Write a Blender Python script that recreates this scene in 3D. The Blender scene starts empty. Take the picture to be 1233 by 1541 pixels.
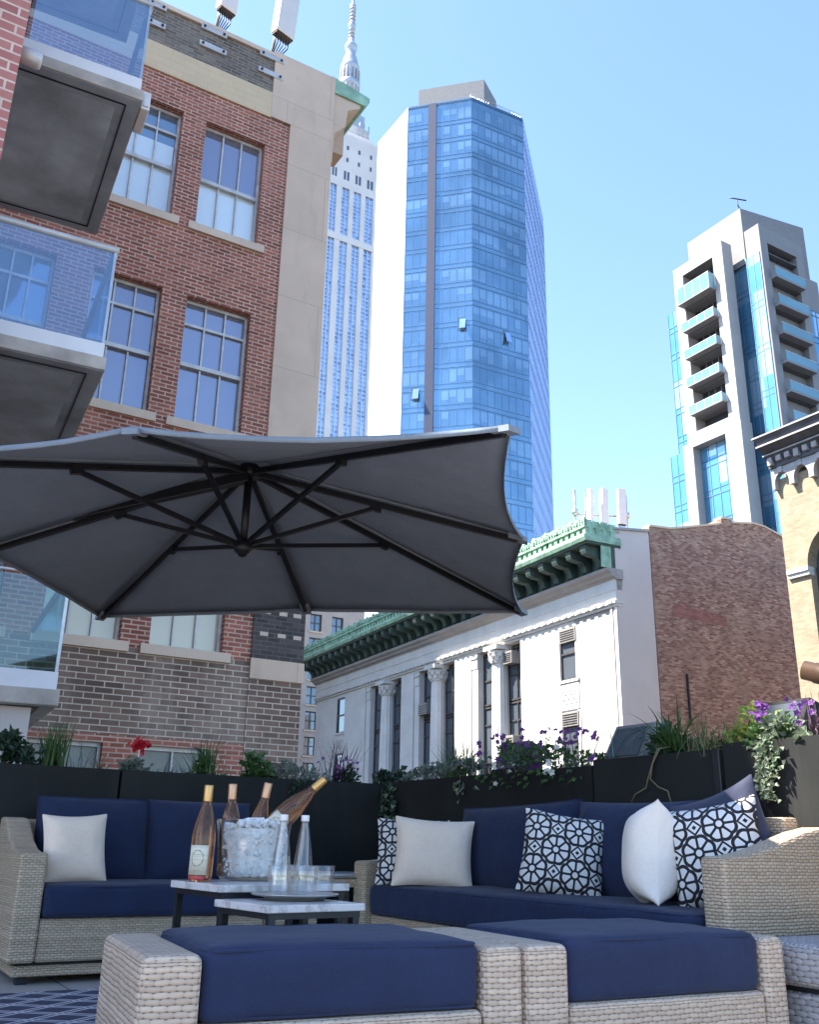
import bpy, bmesh, math, random
from mathutils import Vector, Matrix, noise as mnoise
random.seed(7)
R = math.radians
sc = bpy.context.scene
COL = sc.collection
ORG = {}          # object name -> world origin of its root (children sit at 0,0,0 under it)

# ------------------------------------------------------------------ mesh helper
class MB:
    def __init__(s): s.v = []; s.f = []; s.uv = {}; s.sm = set()
    def add(s, vs, fs, uvs=None, smooth=False):
        b = len(s.v); s.v += [tuple(v) for v in vs]
        for k, f in enumerate(fs):
            if uvs: s.uv[len(s.f)] = [uvs[i] for i in f]
            if smooth: s.sm.add(len(s.f))
            s.f.append(tuple(b + i for i in f))
    def box(s, x0, x1, y0, y1, z0, z1):
        x0, x1 = min(x0, x1), max(x0, x1); y0, y1 = min(y0, y1), max(y0, y1); z0, z1 = min(z0, z1), max(z0, z1)
        s.add([(x0,y0,z0),(x1,y0,z0),(x1,y1,z0),(x0,y1,z0),(x0,y0,z1),(x1,y0,z1),(x1,y1,z1),(x0,y1,z1)],
              [(0,3,2,1),(4,5,6,7),(0,1,5,4),(1,2,6,5),(2,3,7,6),(3,0,4,7)])
    def obox(s, c, ax, ay, az):      # centre and three half-axis vectors
        c = Vector(c); ax = Vector(ax); ay = Vector(ay); az = Vector(az)
        vs = [c-ax-ay-az, c+ax-ay-az, c+ax+ay-az, c-ax+ay-az, c-ax-ay+az, c+ax-ay+az, c+ax+ay+az, c-ax+ay+az]
        fs = [(0,3,2,1),(4,5,6,7),(0,1,5,4),(1,2,6,5),(2,3,7,6),(3,0,4,7)]
        if ax.cross(ay).dot(az) < 0: fs = [f[::-1] for f in fs]
        s.add(vs, fs)
    def bar(s, p, q, w, h, up=(0,0,1)):
        p = Vector(p); q = Vector(q); d = (q-p); L = d.length; d.normalize(); up = Vector(up)
        if abs(d.dot(up)) > .98: up = Vector((1,0,0))
        a = d.cross(up).normalized(); b = a.cross(d).normalized()
        s.obox((p+q)/2, a*w/2, d*L/2, b*h/2)
    def tube(s, pts, rad, n=8, cap=True):
        pts = [Vector(p) for p in pts]; m = len(pts)
        rs = rad if isinstance(rad, (list, tuple)) else [rad]*m
        vs = []; fs = []; prev = None
        for i, p in enumerate(pts):
            d = (pts[min(i+1, m-1)] - pts[max(i-1, 0)]).normalized()
            if prev is None:
                a = d.orthogonal().normalized()
            else:
                a = (prev - d*prev.dot(d)).normalized()
            prev = a; b = d.cross(a)
            for k in range(n):
                t = 2*math.pi*k/n; vs.append(p + (a*math.cos(t) + b*math.sin(t))*rs[i])
        for i in range(m-1):
            for k in range(n):
                k2 = (k+1) % n; fs.append((i*n+k, i*n+k2, (i+1)*n+k2, (i+1)*n+k))
        if cap:
            fs.append(tuple(range(n))[::-1]); fs.append(tuple((m-1)*n+k for k in range(n)))
        s.add(vs, fs, smooth=True)
    def lathe(s, prof, n=24, c=(0,0,0), close=False, cap=True):
        vs = []; fs = []; m = len(prof)
        for r, z in prof:
            for k in range(n):
                t = 2*math.pi*k/n; vs.append((c[0]+r*math.cos(t), c[1]+r*math.sin(t), c[2]+z))
        for i in range(m if close else m-1):
            j = (i+1) % m
            for k in range(n):
                k2 = (k+1) % n; fs.append((i*n+k, i*n+k2, j*n+k2, j*n+k))
        if cap and not close:
            fs.append(tuple(range(n))[::-1]); fs.append(tuple((m-1)*n+k for k in range(n)))
        s.add(vs, fs, smooth=True)
    def prism(s, poly, fn, d0, d1):   # 2D polygon (a,b) placed by fn(a,b,d), extruded from d0 to d1
        n = len(poly); vs = [fn(a, b, d0) for a, b in poly] + [fn(a, b, d1) for a, b in poly]
        s.add(vs, [tuple(range(n)), tuple(range(2*n-1, n-1, -1))] + [(i, i+n, (i+1) % n + n, (i+1) % n) for i in range(n)])
    def build(s, name, mat, parent=None, root=None, bevel=0, seg=2, solid=0, fix=True, flip=False, props=None):
        off = Vector((0,0,0))
        if parent is not None: off = ORG.get(parent.name, Vector((0,0,0)))
        if root is not None: off = Vector(root)
        me = bpy.data.meshes.new(name)
        me.from_pydata([Vector(v) - off for v in s.v], [], s.f)
        if fix:
            bm = bmesh.new(); bm.from_mesh(me); bmesh.ops.recalc_face_normals(bm, faces=bm.faces); bm.to_mesh(me); bm.free()
        me.update()
        uvl = me.uv_layers.new(name='UVMap').data
        for p in me.polygons:
            if p.index in s.uv and not fix or (p.index in s.uv and len(s.uv) == len(s.f)):
                pass
            nx, ny, nz = p.normal
            if abs(nz) > .8: t = None
            else:
                l = math.hypot(nx, ny); t = (-ny/l, nx/l)
            for li in p.loop_indices:
                co = me.vertices[me.loops[li].vertex_index].co + off
                uvl[li].uv = (co.x, co.y) if t is None else (co.x*t[0] + co.y*t[1], co.z)
            if p.index in s.sm: p.use_smooth = True
        if s.uv:
            vmap = {}
            for k, us in s.uv.items():
                for vi, u in zip(s.f[k], us): vmap[vi] = u
            for p in me.polygons:
                for li in p.loop_indices:
                    vi = me.loops[li].vertex_index
                    if vi in vmap: uvl[li].uv = vmap[vi]
        o = bpy.data.objects.new(name, me); COL.objects.link(o)
        if mat: me.materials.append(mat)
        if parent is not None: o.parent = parent
        else: o.location = off
        ORG[o.name] = off
        if bevel:
            m = o.modifiers.new('bevel', 'BEVEL'); m.width = bevel; m.segments = seg; m.limit_method = 'ANGLE'; m.angle_limit = R(40)
            m.harden_normals = False
        if solid:
            m = o.modifiers.new('solid', 'SOLIDIFY'); m.thickness = solid; m.offset = 0
        if props:
            for k, v in props.items(): o[k] = v
        return o

def tag(o, label, cat, group=None):
    o['label'] = label; o['category'] = cat
    if group: o['group'] = group
    return o
def thing(name, label, cat, loc, group=None):
    o = bpy.data.objects.new(name, None); COL.objects.link(o); o.location = loc; o.empty_display_size = .1
    ORG[o.name] = Vector(loc)
    return tag(o, label, cat, group)
def struct(o): o['kind'] = 'structure'; return o
def copy_tree(o, parent=None):
    c = o.copy(); COL.objects.link(c); c.parent = parent
    for ch in list(o.children): copy_tree(ch, c)
    return c

class Frame:                       # a vertical plane: s along it, z up, d outwards
    def __init__(s, p0, p1, out):
        s.o = Vector((p0[0], p0[1], 0)); d = Vector((p1[0]-p0[0], p1[1]-p0[1], 0)); s.L = d.length; s.t = d.normalized()
        n = Vector((s.t.y, -s.t.x, 0)); s.n = n if n.dot(Vector((out[0], out[1], 0))) > 0 else -n
    def p(s, a, z, d=0): return s.o + s.t*a + s.n*d + Vector((0, 0, z))
    def box(s, mb, s0, s1, z0, z1, d0, d1):
        mb.obox(s.p((s0+s1)/2, (z0+z1)/2, (d0+d1)/2), s.t*(s1-s0)/2, s.n*(d1-d0)/2, Vector((0,0,(z1-z0)/2)))
    def quad(s, mb, s0, s1, z0, z1, d):
        mb.add([s.p(s0,z0,d), s.p(s1,z0,d), s.p(s1,z1,d), s.p(s0,z1,d)], [(0,1,2,3)])
    def wall(s, mb, s0, s1, z0, z1, ops, d=0, depth=.25):     # front skin with rectangular openings and their reveals
        xs = sorted({s0, s1} | {min(max(v, s0), s1) for o in ops for v in o[:2]}); zs = sorted({z0, z1} | {min(max(v, z0), z1) for o in ops for v in o[2:4]})
        for i in range(len(xs)-1):
            for j in range(len(zs)-1):
                cx = (xs[i]+xs[i+1])/2; cz = (zs[j]+zs[j+1])/2
                if any(o[0] < cx < o[1] and o[2] < cz < o[3] for o in ops): continue
                s.quad(mb, xs[i], xs[i+1], zs[j], zs[j+1], d)
        D0 = depth
        for o in ops:
            a, b, c, e = o[:4]; depth = o[4] if len(o) > 4 else D0
            for P in ([(a,c),(b,c)], [(b,c),(b,e)], [(b,e),(a,e)], [(a,e),(a,c)]):
                mb.add([s.p(P[0][0],P[0][1],d), s.p(P[1][0],P[1][1],d), s.p(P[1][0],P[1][1],d-depth), s.p(P[0][0],P[0][1],d-depth)], [(0,1,2,3)])

# ------------------------------------------------------------------ materials
class N:
    def __init__(s, name):
        s.m = bpy.data.materials.new(name); s.m.use_nodes = True; s.t = s.m.node_tree
        s.b = s.t.nodes['Principled BSDF']; s.out = s.t.nodes['Material Output']
    def n(s, typ, **kw):
        nd = s.t.nodes.new(typ)
        for k, v in kw.items():
            if k.startswith('i_'): nd.inputs[int(k[2:]) if k[2:].isdigit() else k[2:].replace('_', ' ')].default_value = v
            else: setattr(nd, k, v)
        return nd
    def l(s, a, b): s.t.links.new(a, b)
    def math(s, op, a, b=None, c=None):
        nd = s.t.nodes.new('ShaderNodeMath'); nd.operation = op
        for i, x in enumerate((a, b, c)):
            if x is None: continue
            if hasattr(x, 'is_linked'): s.l(x, nd.inputs[i])
            else: nd.inputs[i].default_value = x
        return nd.outputs[0]
    def mix(s, f, a, b, blend='MIX'):
        nd = s.t.nodes.new('ShaderNodeMix'); nd.data_type = 'RGBA'; nd.blend_type = blend
        for i, x in ((0, f), (6, a), (7, b)):
            if hasattr(x, 'is_linked'): s.l(x, nd.inputs[i])
            else: nd.inputs[i].default_value = x if i == 0 else (*x, 1) if len(x) == 3 else x
        return nd.outputs[2]
    def uv(s):
        if not hasattr(s, '_uv'):
            u = s.n('ShaderNodeUVMap'); s._uv = u.outputs[0]
            sp = s.n('ShaderNodeSeparateXYZ'); s.l(s._uv, sp.inputs[0]); s._u, s._v = sp.outputs[0], sp.outputs[1]
        return s._uv
    def noise(s, scale, detail=4, rough=.55, vec=None, stretch=None):
        nd = s.n('ShaderNodeTexNoise'); nd.inputs['Scale'].default_value = scale; nd.inputs['Detail'].default_value = detail; nd.inputs['Roughness'].default_value = rough
        if vec is None:
            if not hasattr(s, '_obj'): s._obj = s.n('ShaderNodeTexCoord').outputs['Object']
            vec = s._obj
        if stretch:
            mp = s.n('ShaderNodeMapping'); mp.inputs['Scale'].default_value = stretch; s.l(vec, mp.inputs[0]); vec = mp.outputs[0]
        s.l(vec, nd.inputs['Vector']); return nd.outputs['Fac']
    def ramp(s, f, a, b):
        nd = s.n('ShaderNodeMapRange'); nd.inputs[1].default_value = a; nd.inputs[2].default_value = b; s.l(f, nd.inputs[0]); return nd.outputs[0]
    def bump(s, h, strength=.5, dist=.01):
        nd = s.n('ShaderNodeBump'); nd.inputs['Strength'].default_value = strength; nd.inputs['Distance'].default_value = dist
        s.l(h, nd.inputs['Height']); s.l(nd.outputs[0], s.b.inputs['Normal'])
    def set(s, **kw):
        for k, v in kw.items():
            i = s.b.inputs[k.replace('_', ' ')]
            if hasattr(v, 'is_linked'): s.l(v, i)
            elif isinstance(v, tuple) and len(v) == 3: i.default_value = (*v, 1)
            else: i.default_value = v
        return s

def plain(name, col, rough=.6, metal=0, var=.12, scale=3, bump=0, bscale=60, **kw):
    m = N(name); f = m.noise(scale)
    m.set(Base_Color=m.mix(m.ramp(f, .3, .7), tuple(c*(1-var) for c in col), tuple(min(1, c*(1+var)) for c in col)), Roughness=rough, Metallic=metal, **kw)
    if bump: m.bump(m.noise(bscale, 3), bump, .01)
    return m.m

def brick(name, c1, c2, mortar, bw=.205, bh=.0675, ms=.011, wear=None, wearamt=.4, bump=.5, band=None):
    m = N(name); uv = m.uv()
    b = m.n('ShaderNodeTexBrick'); b.offset = .5; b.squash = 1
    b.inputs['Scale'].default_value = 1; b.inputs['Brick Width'].default_value = bw; b.inputs['Row Height'].default_value = bh
    b.inputs['Mortar Size'].default_value = ms; b.inputs['Mortar Smooth'].default_value = .2; b.inputs['Bias'].default_value = 0
    b.inputs['Color1'].default_value = (0, 0, 0, 1); b.inputs['Color2'].default_value = (1, 1, 1, 1); b.inputs['Mortar'].default_value = (.5, .5, .5, 1)
    m.l(uv, b.inputs['Vector'])
    col = m.mix(b.outputs['Color'], c1, c2)
    n2 = m.ramp(m.noise(1.1, 6, .6), .35, .65)
    col = m.mix(m.math('MULTIPLY', n2, .45), col, tuple(c*.55 for c in c1))
    mo = m.mix(m.ramp(m.noise(2.3, 4), .35, .65), tuple(c*.7 for c in mortar), mortar)
    col = m.mix(b.outputs['Fac'], col, mo)
    if wear:
        w = m.ramp(m.noise(.55, 8, .68, stretch=(1, 1, .45)), .52, .72)
        col = m.mix(m.math('MULTIPLY', w, wearamt), col, wear)
    m.set(Base_Color=col, Roughness=.9)
    h = m.math('SUBTRACT', 1.0, b.outputs['Fac'])
    h = m.math('ADD', h, m.math('MULTIPLY', m.noise(45, 3), .35))
    m.bump(h, bump, .012)
    return m.m

def stone(name, col, joint=None, bw=1.1, bh=.6, var=.14, stain=(.3,.26,.2), st=.25, bump=.25):
    m = N(name); uv = m.uv()
    f = m.ramp(m.noise(.9, 7, .62), .3, .7)
    c = m.mix(f, tuple(k*(1-var) for k in col), tuple(min(1, k*(1+var*.6)) for k in col))
    s = m.ramp(m.noise(1.6, 6, .7, stretch=(1, 1, .22)), .53, .75)
    c = m.mix(m.math('MULTIPLY', s, st), c, stain)
    h = m.noise(28, 4)
    if joint:
        b = m.n('ShaderNodeTexBrick'); b.inputs['Scale'].default_value = 1; b.inputs['Brick Width'].default_value = bw; b.inputs['Row Height'].default_value = bh
        b.inputs['Mortar Size'].default_value = .008; b.inputs['Color1'].default_value = (0,0,0,1); b.inputs['Color2'].default_value = (1,1,1,1); b.inputs['Mortar'].default_value = (.5,.5,.5,1)
        m.l(uv, b.inputs['Vector'])
        c = m.mix(m.math('MULTIPLY', b.outputs['Color'], .16), c, tuple(k*.6 for k in col)); c = m.mix(b.outputs['Fac'], c, joint)
        h = m.math('SUBTRACT', h, b.outputs['Fac'])
    m.set(Base_Color=c, Roughness=.85); m.bump(h, bump, .01)
    return m.m

def weave(name, ca, cb, gap, pw=.05, ph=.0135):
    m = N(name); m.uv(); u, v = m._u, m._v
    wob = m.math('MULTIPLY', m.math('SUBTRACT', m.noise(9, 3), .5), .012)
    v = m.math('ADD', v, wob); u = m.math('ADD', u, m.math('MULTIPLY', wob, .8))
    vr = m.math('DIVIDE', v, ph); row = m.math('FLOOR', vr)
    uo = m.math('ADD', m.math('DIVIDE', u, pw), m.math('MULTIPLY', m.math('MODULO', m.math('ABSOLUTE', row), 2), .5))
    ci = m.math('FLOOR', uo); fu = m.math('FRACT', uo); fv = m.math('FRACT', vr)
    a = m.math('ABSOLUTE', m.math('SUBTRACT', m.math('MULTIPLY', fu, 2), 1))
    bb = m.math('ABSOLUTE', m.math('SUBTRACT', m.math('MULTIPLY', fv, 2), 1))
    h = m.math('SUBTRACT', 1, m.math('ADD', m.math('MULTIPLY', m.math('POWER', a, 2.4), .66), m.math('MULTIPLY', m.math('POWER', bb, 2.2), .62)))
    h = m.math('SQRT', m.math('MAXIMUM', h, 0))
    cell = m.n('ShaderNodeCombineXYZ'); m.l(ci, cell.inputs[0]); m.l(row, cell.inputs[1])
    wn = m.n('ShaderNodeTexWhiteNoise'); wn.noise_dimensions = '2D'; m.l(cell.outputs[0], wn.inputs[0])
    rowc = m.n('ShaderNodeCombineXYZ'); m.l(row, rowc.inputs[1]); wr = m.n('ShaderNodeTexWhiteNoise'); wr.noise_dimensions = '2D'; m.l(rowc.outputs[0], wr.inputs[0])
    mixf = m.math('ADD', m.math('MULTIPLY', wn.outputs[0], .5), m.math('MULTIPLY', wr.outputs[0], .5))
    c = m.mix(mixf, ca, cb)
    fib = m.ramp(m.noise(140, 2, .6, vec=m._uv, stretch=(.25, 4, 1)), .3, .7)
    c = m.mix(m.math('MULTIPLY', fib, .3), c, tuple(k*.65 for k in ca))
    c = m.mix(m.ramp(h, .55, .1), c, gap)  # strand gaps painted dark for the shade inside the weave
    m.set(Base_Color=c, Roughness=.62); m.bump(h, .8, .009)
    return m.m

def fabric(name, col, var=.15, weave_scale=900, sheen=.3):
    m = N(name); f = m.ramp(m.noise(6, 5), .3, .7)
    c = m.mix(f, tuple(k*(1-var) for k in col), tuple(k*(1+var) for k in col))
    c = m.mix(m.math('MULTIPLY', m.ramp(m.noise(2.2, 6, .7), .48, .72), .4), c, tuple(min(1, k*1.45+.004) for k in col))
    fine = m.noise(260, 2)
    c = m.mix(m.math('MULTIPLY', m.ramp(fine, .35, .7), .35), c, tuple(min(1, k*1.8) for k in col))
    m.set(Base_Color=c, Roughness=.95, Sheen_Weight=sheen)
    m.b.inputs['Sheen Roughness'].default_value = .5
    m.bump(m.math('ADD', m.math('MULTIPLY', m.noise(7, 4), 2.0), m.math('MULTIPLY', fine, .2)), .5, .012)
    return m.m

def glass_pane(name, col, metal=.55, rough=.06, cell=None, lite=None, amt=.35, wob=.02, thr=(.62, .66), darkc=None):
    m = N(name); m.uv(); c = col
    big = m.ramp(m.noise(.12, 3), .35, .65)
    cc = m.mix(big, tuple(k*.82 for k in col), tuple(min(1, k*1.12) for k in col))
    if cell:
        cv = m.n('ShaderNodeCombineXYZ'); m.l(m.math('FLOOR', m.math('DIVIDE', m._u, cell[0])), cv.inputs[0]); m.l(m.math('FLOOR', m.math('DIVIDE', m._v, cell[1])), cv.inputs[1])
        w = m.n('ShaderNodeTexWhiteNoise'); w.noise_dimensions = '2D'; m.l(cv.outputs[0], w.inputs[0])
        if darkc: cc = m.mix(m.math('MULTIPLY', m.ramp(w.outputs[0], .3, .05), .6), cc, darkc)
        grp = m.ramp(m.noise(.33, 1, vec=cv.outputs[0]), thr[0]-.1, thr[1]-.1)
        cc = m.mix(m.math('MULTIPLY', m.math('MULTIPLY', grp, m.ramp(w.outputs[0], .0, .5)), amt), cc, lite or (.7,.8,.9))
    m.set(Base_Color=cc, Metallic=metal, Roughness=rough)
    if wob: m.bump(m.noise(1.3, 2), wob, .3)
    return m.m

M = {}
M['brick_red'] = brick('red_brick', (.255,.070,.040), (.50,.155,.092), (.60,.44,.34), wear=(.52,.25,.18), wearamt=.6)
M['brick_brown'] = brick('brown_brick', (.13,.082,.060), (.28,.175,.125), (.66,.53,.40), wear=(.62,.50,.40), wearamt=.45, bw=.26, bh=.084, ms=.009)
M['brick_grey'] = brick('grey_brick', (.13,.105,.085), (.27,.22,.175), (.34,.28,.22), wear=(.40,.34,.28), wearamt=.2, bh=.0675, ms=.008)
M['brick_dark'] = brick('dark_brick', (.055,.048,.047), (.115,.095,.09), (.16,.135,.115), ms=.008, wear=(.33,.27,.22), wearamt=.2)
M['brick_pink'] = brick('pink_brick', (.42,.14,.125), (.58,.24,.20), (.70,.52,.42), bw=.26, bh=.095, ms=.011)
M['brick_party'] = brick('party_wall_brick', (.21,.082,.058), (.56,.36,.265), (.34,.22,.17), bw=.23, bh=.085, ms=.012, wear=(.40,.29,.22), wearamt=.55)
M['brick_tan'] = brick('tan_brick', (.30,.23,.15), (.40,.32,.215), (.36,.29,.20), bw=.24, bh=.08, ms=.008, bump=.25, wear=(.42,.34,.24), wearamt=.4)
M['brick_faded'] = brick('faded_pink_brick', (.27,.10,.08), (.42,.19,.15), (.30,.16,.13), bw=.23, bh=.085, ms=.012)
M['limestone'] = stone('limestone', (.69,.51,.375), joint=(.50,.38,.28), bw=1.7, bh=1.35, var=.13, st=.35, stain=(.25,.19,.14))
M['band'] = stone('limestone_band', (.70,.53,.335), var=.10, st=.25, joint=(.62,.46,.28), bw=.45, bh=.14)
M['sill'] = stone('sill_stone', (.68,.52,.39), var=.15, st=.35)
M['whitestone'] = stone('white_stone', (.62,.60,.565), joint=(.55,.52,.47), bw=1.6, bh=.75, var=.10, st=.3, stain=(.45,.40,.34))
M['greystone'] = stone('weathered_stone', (.36,.33,.31), var=.15, st=.4, stain=(.2,.17,.15))
M['stucco'] = stone('pale_stucco', (.60,.53,.49), var=.06, st=.22, stain=(.5,.42,.4), bump=.1)
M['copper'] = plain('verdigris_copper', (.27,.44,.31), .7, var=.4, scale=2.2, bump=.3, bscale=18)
M['copper_shade'] = plain('shaded_verdigris', (.05,.082,.068), .7, var=.35, scale=3, bump=.2, bscale=20)  # cornice underside shade put into a darker copper colour
M['concrete'] = plain('raw_concrete', (.42,.37,.32), .9, var=.3, scale=3, bump=.35, bscale=40)
M['soffit'] = plain('dark_concrete', (.43,.50,.56), .92, var=.32, scale=1.6, bump=.2, bscale=30)
M['soffit_edge'] = plain('border_concrete', (.33,.38,.43), .92, var=.25, scale=2, bump=.2, bscale=30)  # slightly darker concrete for the soffit border
M['white_trim'] = plain('white_paint', (.72,.70,.70), .45, var=.06)
M['ac_case'] = plain('beige_metal_case', (.27,.25,.225), .5)
M['steel_light'] = plain('grey_blue_steel', (.56,.54,.52), .5, .1, var=.2, scale=6)
M['steel_dark'] = plain('dark_steel', (.03,.032,.036), .42, .5, var=.2, scale=8)
M['steel'] = plain('brushed_steel', (.50,.48,.46), .35, .85, var=.1, scale=20)
M['win_a'] = glass_pane('window_glass_lilac', (.33,.34,.42), metal=.6, rough=.05)
M['win_b'] = glass_pane('window_glass_blue', (.27,.35,.44), metal=.6, rough=.04)
M['win_blind'] = glass_pane('window_glass_blind', (.72,.78,.78), metal=.25, rough=.12)
M['win_cream'] = glass_pane('window_glass_cream', (.62,.54,.40), metal=.15, rough=.1)
M['win_dusty'] = plain('dusty_window_glass', (.20,.205,.18), .35)
M['win_dark'] = glass_pane('window_glass_dark', (.16,.19,.22), metal=.55, rough=.05)
M['win_bronze'] = plain('bronze_window_metal', (.075,.07,.072), .5, .3, var=.3, scale=4)
M['tower_glass'] = glass_pane('tower_blue_glass', (.19,.33,.45), metal=.7, rough=.08, cell=(1.3, 3.85), lite=(.23,.37,.49), amt=.6, wob=.04)  # base brightened so the haze sits in the glass colour
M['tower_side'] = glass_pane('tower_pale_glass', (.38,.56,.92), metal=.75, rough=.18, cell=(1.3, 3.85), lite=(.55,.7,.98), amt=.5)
M['tower_curtain'] = glass_pane('tower_curtained_glass', (.25,.40,.53), metal=.6, rough=.12)
M['tower_line'] = plain('tower_mullion', (.13,.23,.34), .4, .4)
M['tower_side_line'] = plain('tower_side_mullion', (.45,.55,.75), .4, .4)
M['tower_white'] = plain('tower_white_panel', (.82,.84,.88), .35, 0, var=.03)
M['tower_spine'] = plain('tower_spine_panel', (.05,.06,.11), .6, var=.1)
M['bulkhead'] = plain('grey_louvre', (.19,.19,.195), .7, var=.12)
M['esb_stone'] = plain('pale_limestone', (.72,.66,.63), .85, var=.08, scale=.08)
M['esb_strip'] = glass_pane('skyscraper_window_strip', (.40,.49,.63), metal=.45, rough=.25, cell=(1.25, 2.05), lite=(.6,.72,.95), amt=.8, thr=(.5,.6), darkc=(.16,.2,.28))  # strips lightened: distance haze put into the colour
M['esb_metal'] = plain('hazed_spandrel_metal', (.52,.63,.82), .4, .5)  # spandrels lightened too, haze carried by the colour
M['esb_mast'] = plain('mast_aluminium', (.44,.47,.52), .45, .5)
M['rt_stone'] = plain('tower_portal_stone', (.36,.335,.325), .75, var=.05, scale=.5)
M['rt_grey'] = plain('tower_grey_panel', (.215,.215,.225), .75, var=.06, scale=.5)
M['rt_glass'] = glass_pane('right_tower_glass', (.13,.36,.56), metal=.5, rough=.05, cell=(1.4, 3.9), lite=(.7,.85,.98), amt=.5, wob=.05)
M['rt_rail'] = glass_pane('balcony_glass', (.15,.32,.40), metal=.1, rough=.15)
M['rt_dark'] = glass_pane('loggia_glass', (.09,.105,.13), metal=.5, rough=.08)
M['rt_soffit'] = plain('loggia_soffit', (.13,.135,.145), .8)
M['far_stone'] = stone('far_apartment_brick', (.47,.40,.34), var=.1, st=.2)
M['dark_cornice'] = plain('black_painted_cornice', (.07,.07,.08), .6, var=.3, scale=3)
M['corbel'] = plain('grey_corbel', (.36,.34,.34), .8, var=.2, scale=4)
M['antenna'] = plain('antenna_plastic', (.66,.62,.60), .5, var=.05)
def planter_mat():
    m = N('black_planter_metal'); f = m.ramp(m.noise(2.4, 6), .3, .7); st = m.ramp(m.noise(5, 6, .7, stretch=(1, 1, .12)), .56, .74)
    c = m.mix(f, (.011,.012,.012), (.02,.021,.02)); c = m.mix(m.math('MULTIPLY', st, .25), c, (.06,.056,.05))
    m.set(Base_Color=c, Roughness=.75, Specular_IOR_Level=.25); m.bump(m.noise(6, 5), .2, .01); return m.m
M['planter'] = planter_mat()
M['soil'] = plain('potting_soil', (.04,.028,.02), .95, var=.4, scale=30, bump=.8, bscale=50)
M['wicker'] = weave('grey_beige_wicker', (.45,.345,.255), (.65,.52,.395), (.12,.088,.06), pw=.035, ph=.0135)
M['wicker_small'] = weave('beige_wicker_fine', (.43,.32,.215), (.63,.495,.35), (.115,.08,.05), pw=.032, ph=.0115)
M['wicker_grey'] = weave('grey_wicker_wide', (.32,.30,.295), (.46,.43,.415), (.10,.09,.085), pw=.045, ph=.0175)
M['navy'] = fabric('navy_canvas', (.0092,.0165,.050), sheen=.06)
M['navy_pale'] = fabric('pale_navy_canvas', (.028,.033,.062), sheen=.1)  # greyer, paler navy than the sofa cushions
M['cream'] = fabric('cream_linen', (.82,.61,.475), var=.05, sheen=.15)
M['cream_bright'] = fabric('white_linen', (.85,.72,.60), var=.04, sheen=.15)
M['canopy'] = fabric('charcoal_canopy_cloth', (.155,.185,.218), var=.08, sheen=.05)
M['umbrella_metal'] = plain('black_umbrella_metal', (.009,.010,.013), .45, .3)
M['rail'] = plain('painted_handrail', (.55,.52,.50), .4, .2)
M['pot_brown'] = plain('brown_metal', (.07,.04,.026), .45, .3, var=.2)
M['marble'] = None

def marble():
    m = N('white_marble'); f = m.noise(7, 8, .65); w = m.math('ABSOLUTE', m.math('SUBTRACT', m.noise(3.5, 6, .7), .5))
    c = m.mix(m.ramp(w, .05, .0), (.66,.62,.59), (.40,.37,.36)); c = m.mix(m.math('MULTIPLY', f, .25), c, (.72,.66,.62))
    m.set(Base_Color=c, Roughness=.22); return m.m
M['marble'] = marble()

def clear(name, col=(1,1,1), rough=.0, ior=1.45, trans=1.0, spec=.5):
    m = N(name); m.set(Base_Color=col, Roughness=rough, IOR=ior, Transmission_Weight=trans); return m.m
M['clear_glass'] = clear('clear_glass', (.96,.98,.98))
M['rose'] = clear('rose_wine_bottle', (.78,.40,.22), rough=.02, ior=1.36, trans=.92)
M['water'] = clear('water_bottle_glass', (.95,.98,.98), ior=1.3)
M['ice'] = clear('crushed_ice', (.97,.93,.895), rough=.3, ior=1.2, trans=.12)
M['ice'].node_tree.nodes['Principled BSDF'].inputs['Subsurface Weight'].default_value = .5; M['ice'].node_tree.nodes['Principled BSDF'].inputs['Subsurface Radius'].default_value = (.02,.02,.02)
M['foil_gold'] = plain('gold_foil', (.62,.36,.13), .32, .55, var=.1)
M['foil_copper'] = plain('copper_foil', (.58,.33,.19), .35, .5, var=.1)
M['cap_white'] = plain('white_cap', (.72,.70,.68), .45)

def label_mat():
    m = N('cream_wine_label'); m.uv()
    # ring emblem, soft vine shading and a few lines of unreadable fine print
    f = m.ramp(m.noise(55, 5, .6, vec=m._uv), .42, .6)
    c = m.mix(m.math('MULTIPLY', f, .35), (.70,.63,.47), (.36,.33,.27))
    m.set(Base_Color=c, Roughness=.7); return m.m
M['label'] = label_mat()
M['label_ink'] = plain('label_ink', (.20,.18,.16), .7)
M['label_red'] = plain('label_red', (.45,.05,.05), .6)

def rail_glass(name, tint, refl, gcol=(.85,.92,1), face=.6):
    m = N(name); g = m.n('ShaderNodeBsdfGlossy'); g.inputs['Roughness'].default_value = .03; g.inputs['Color'].default_value = (*gcol,1)
    t = m.n('ShaderNodeBsdfTransparent'); t.inputs['Color'].default_value = (*tint, 1)
    lw = m.n('ShaderNodeLayerWeight'); lw.inputs['Blend'].default_value = .25
    f = m.math('ADD', m.math('MULTIPLY', lw.outputs['Facing'], face), refl)
    mx = m.n('ShaderNodeMixShader'); m.l(f, mx.inputs[0]); m.l(t.outputs[0], mx.inputs[1]); m.l(g.outputs[0], mx.inputs[2]); m.l(mx.outputs[0], m.out.inputs['Surface'])
    return m.m
M['rail_glass'] = rail_glass('balcony_rail_glass', (.72,.83,.93), .10)
M['acrylic'] = rail_glass('clear_acrylic', (.97,.98,.98), .05, (1,.97,.94), .4)
M['thin_glass'] = rail_glass('thin_clear_glass', (.97,.98,.98), .05, (1,.95,.9), .38)
M['rail_glass_green'] = rail_glass('green_balcony_glass', (.66,.78,.75), .06)

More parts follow.
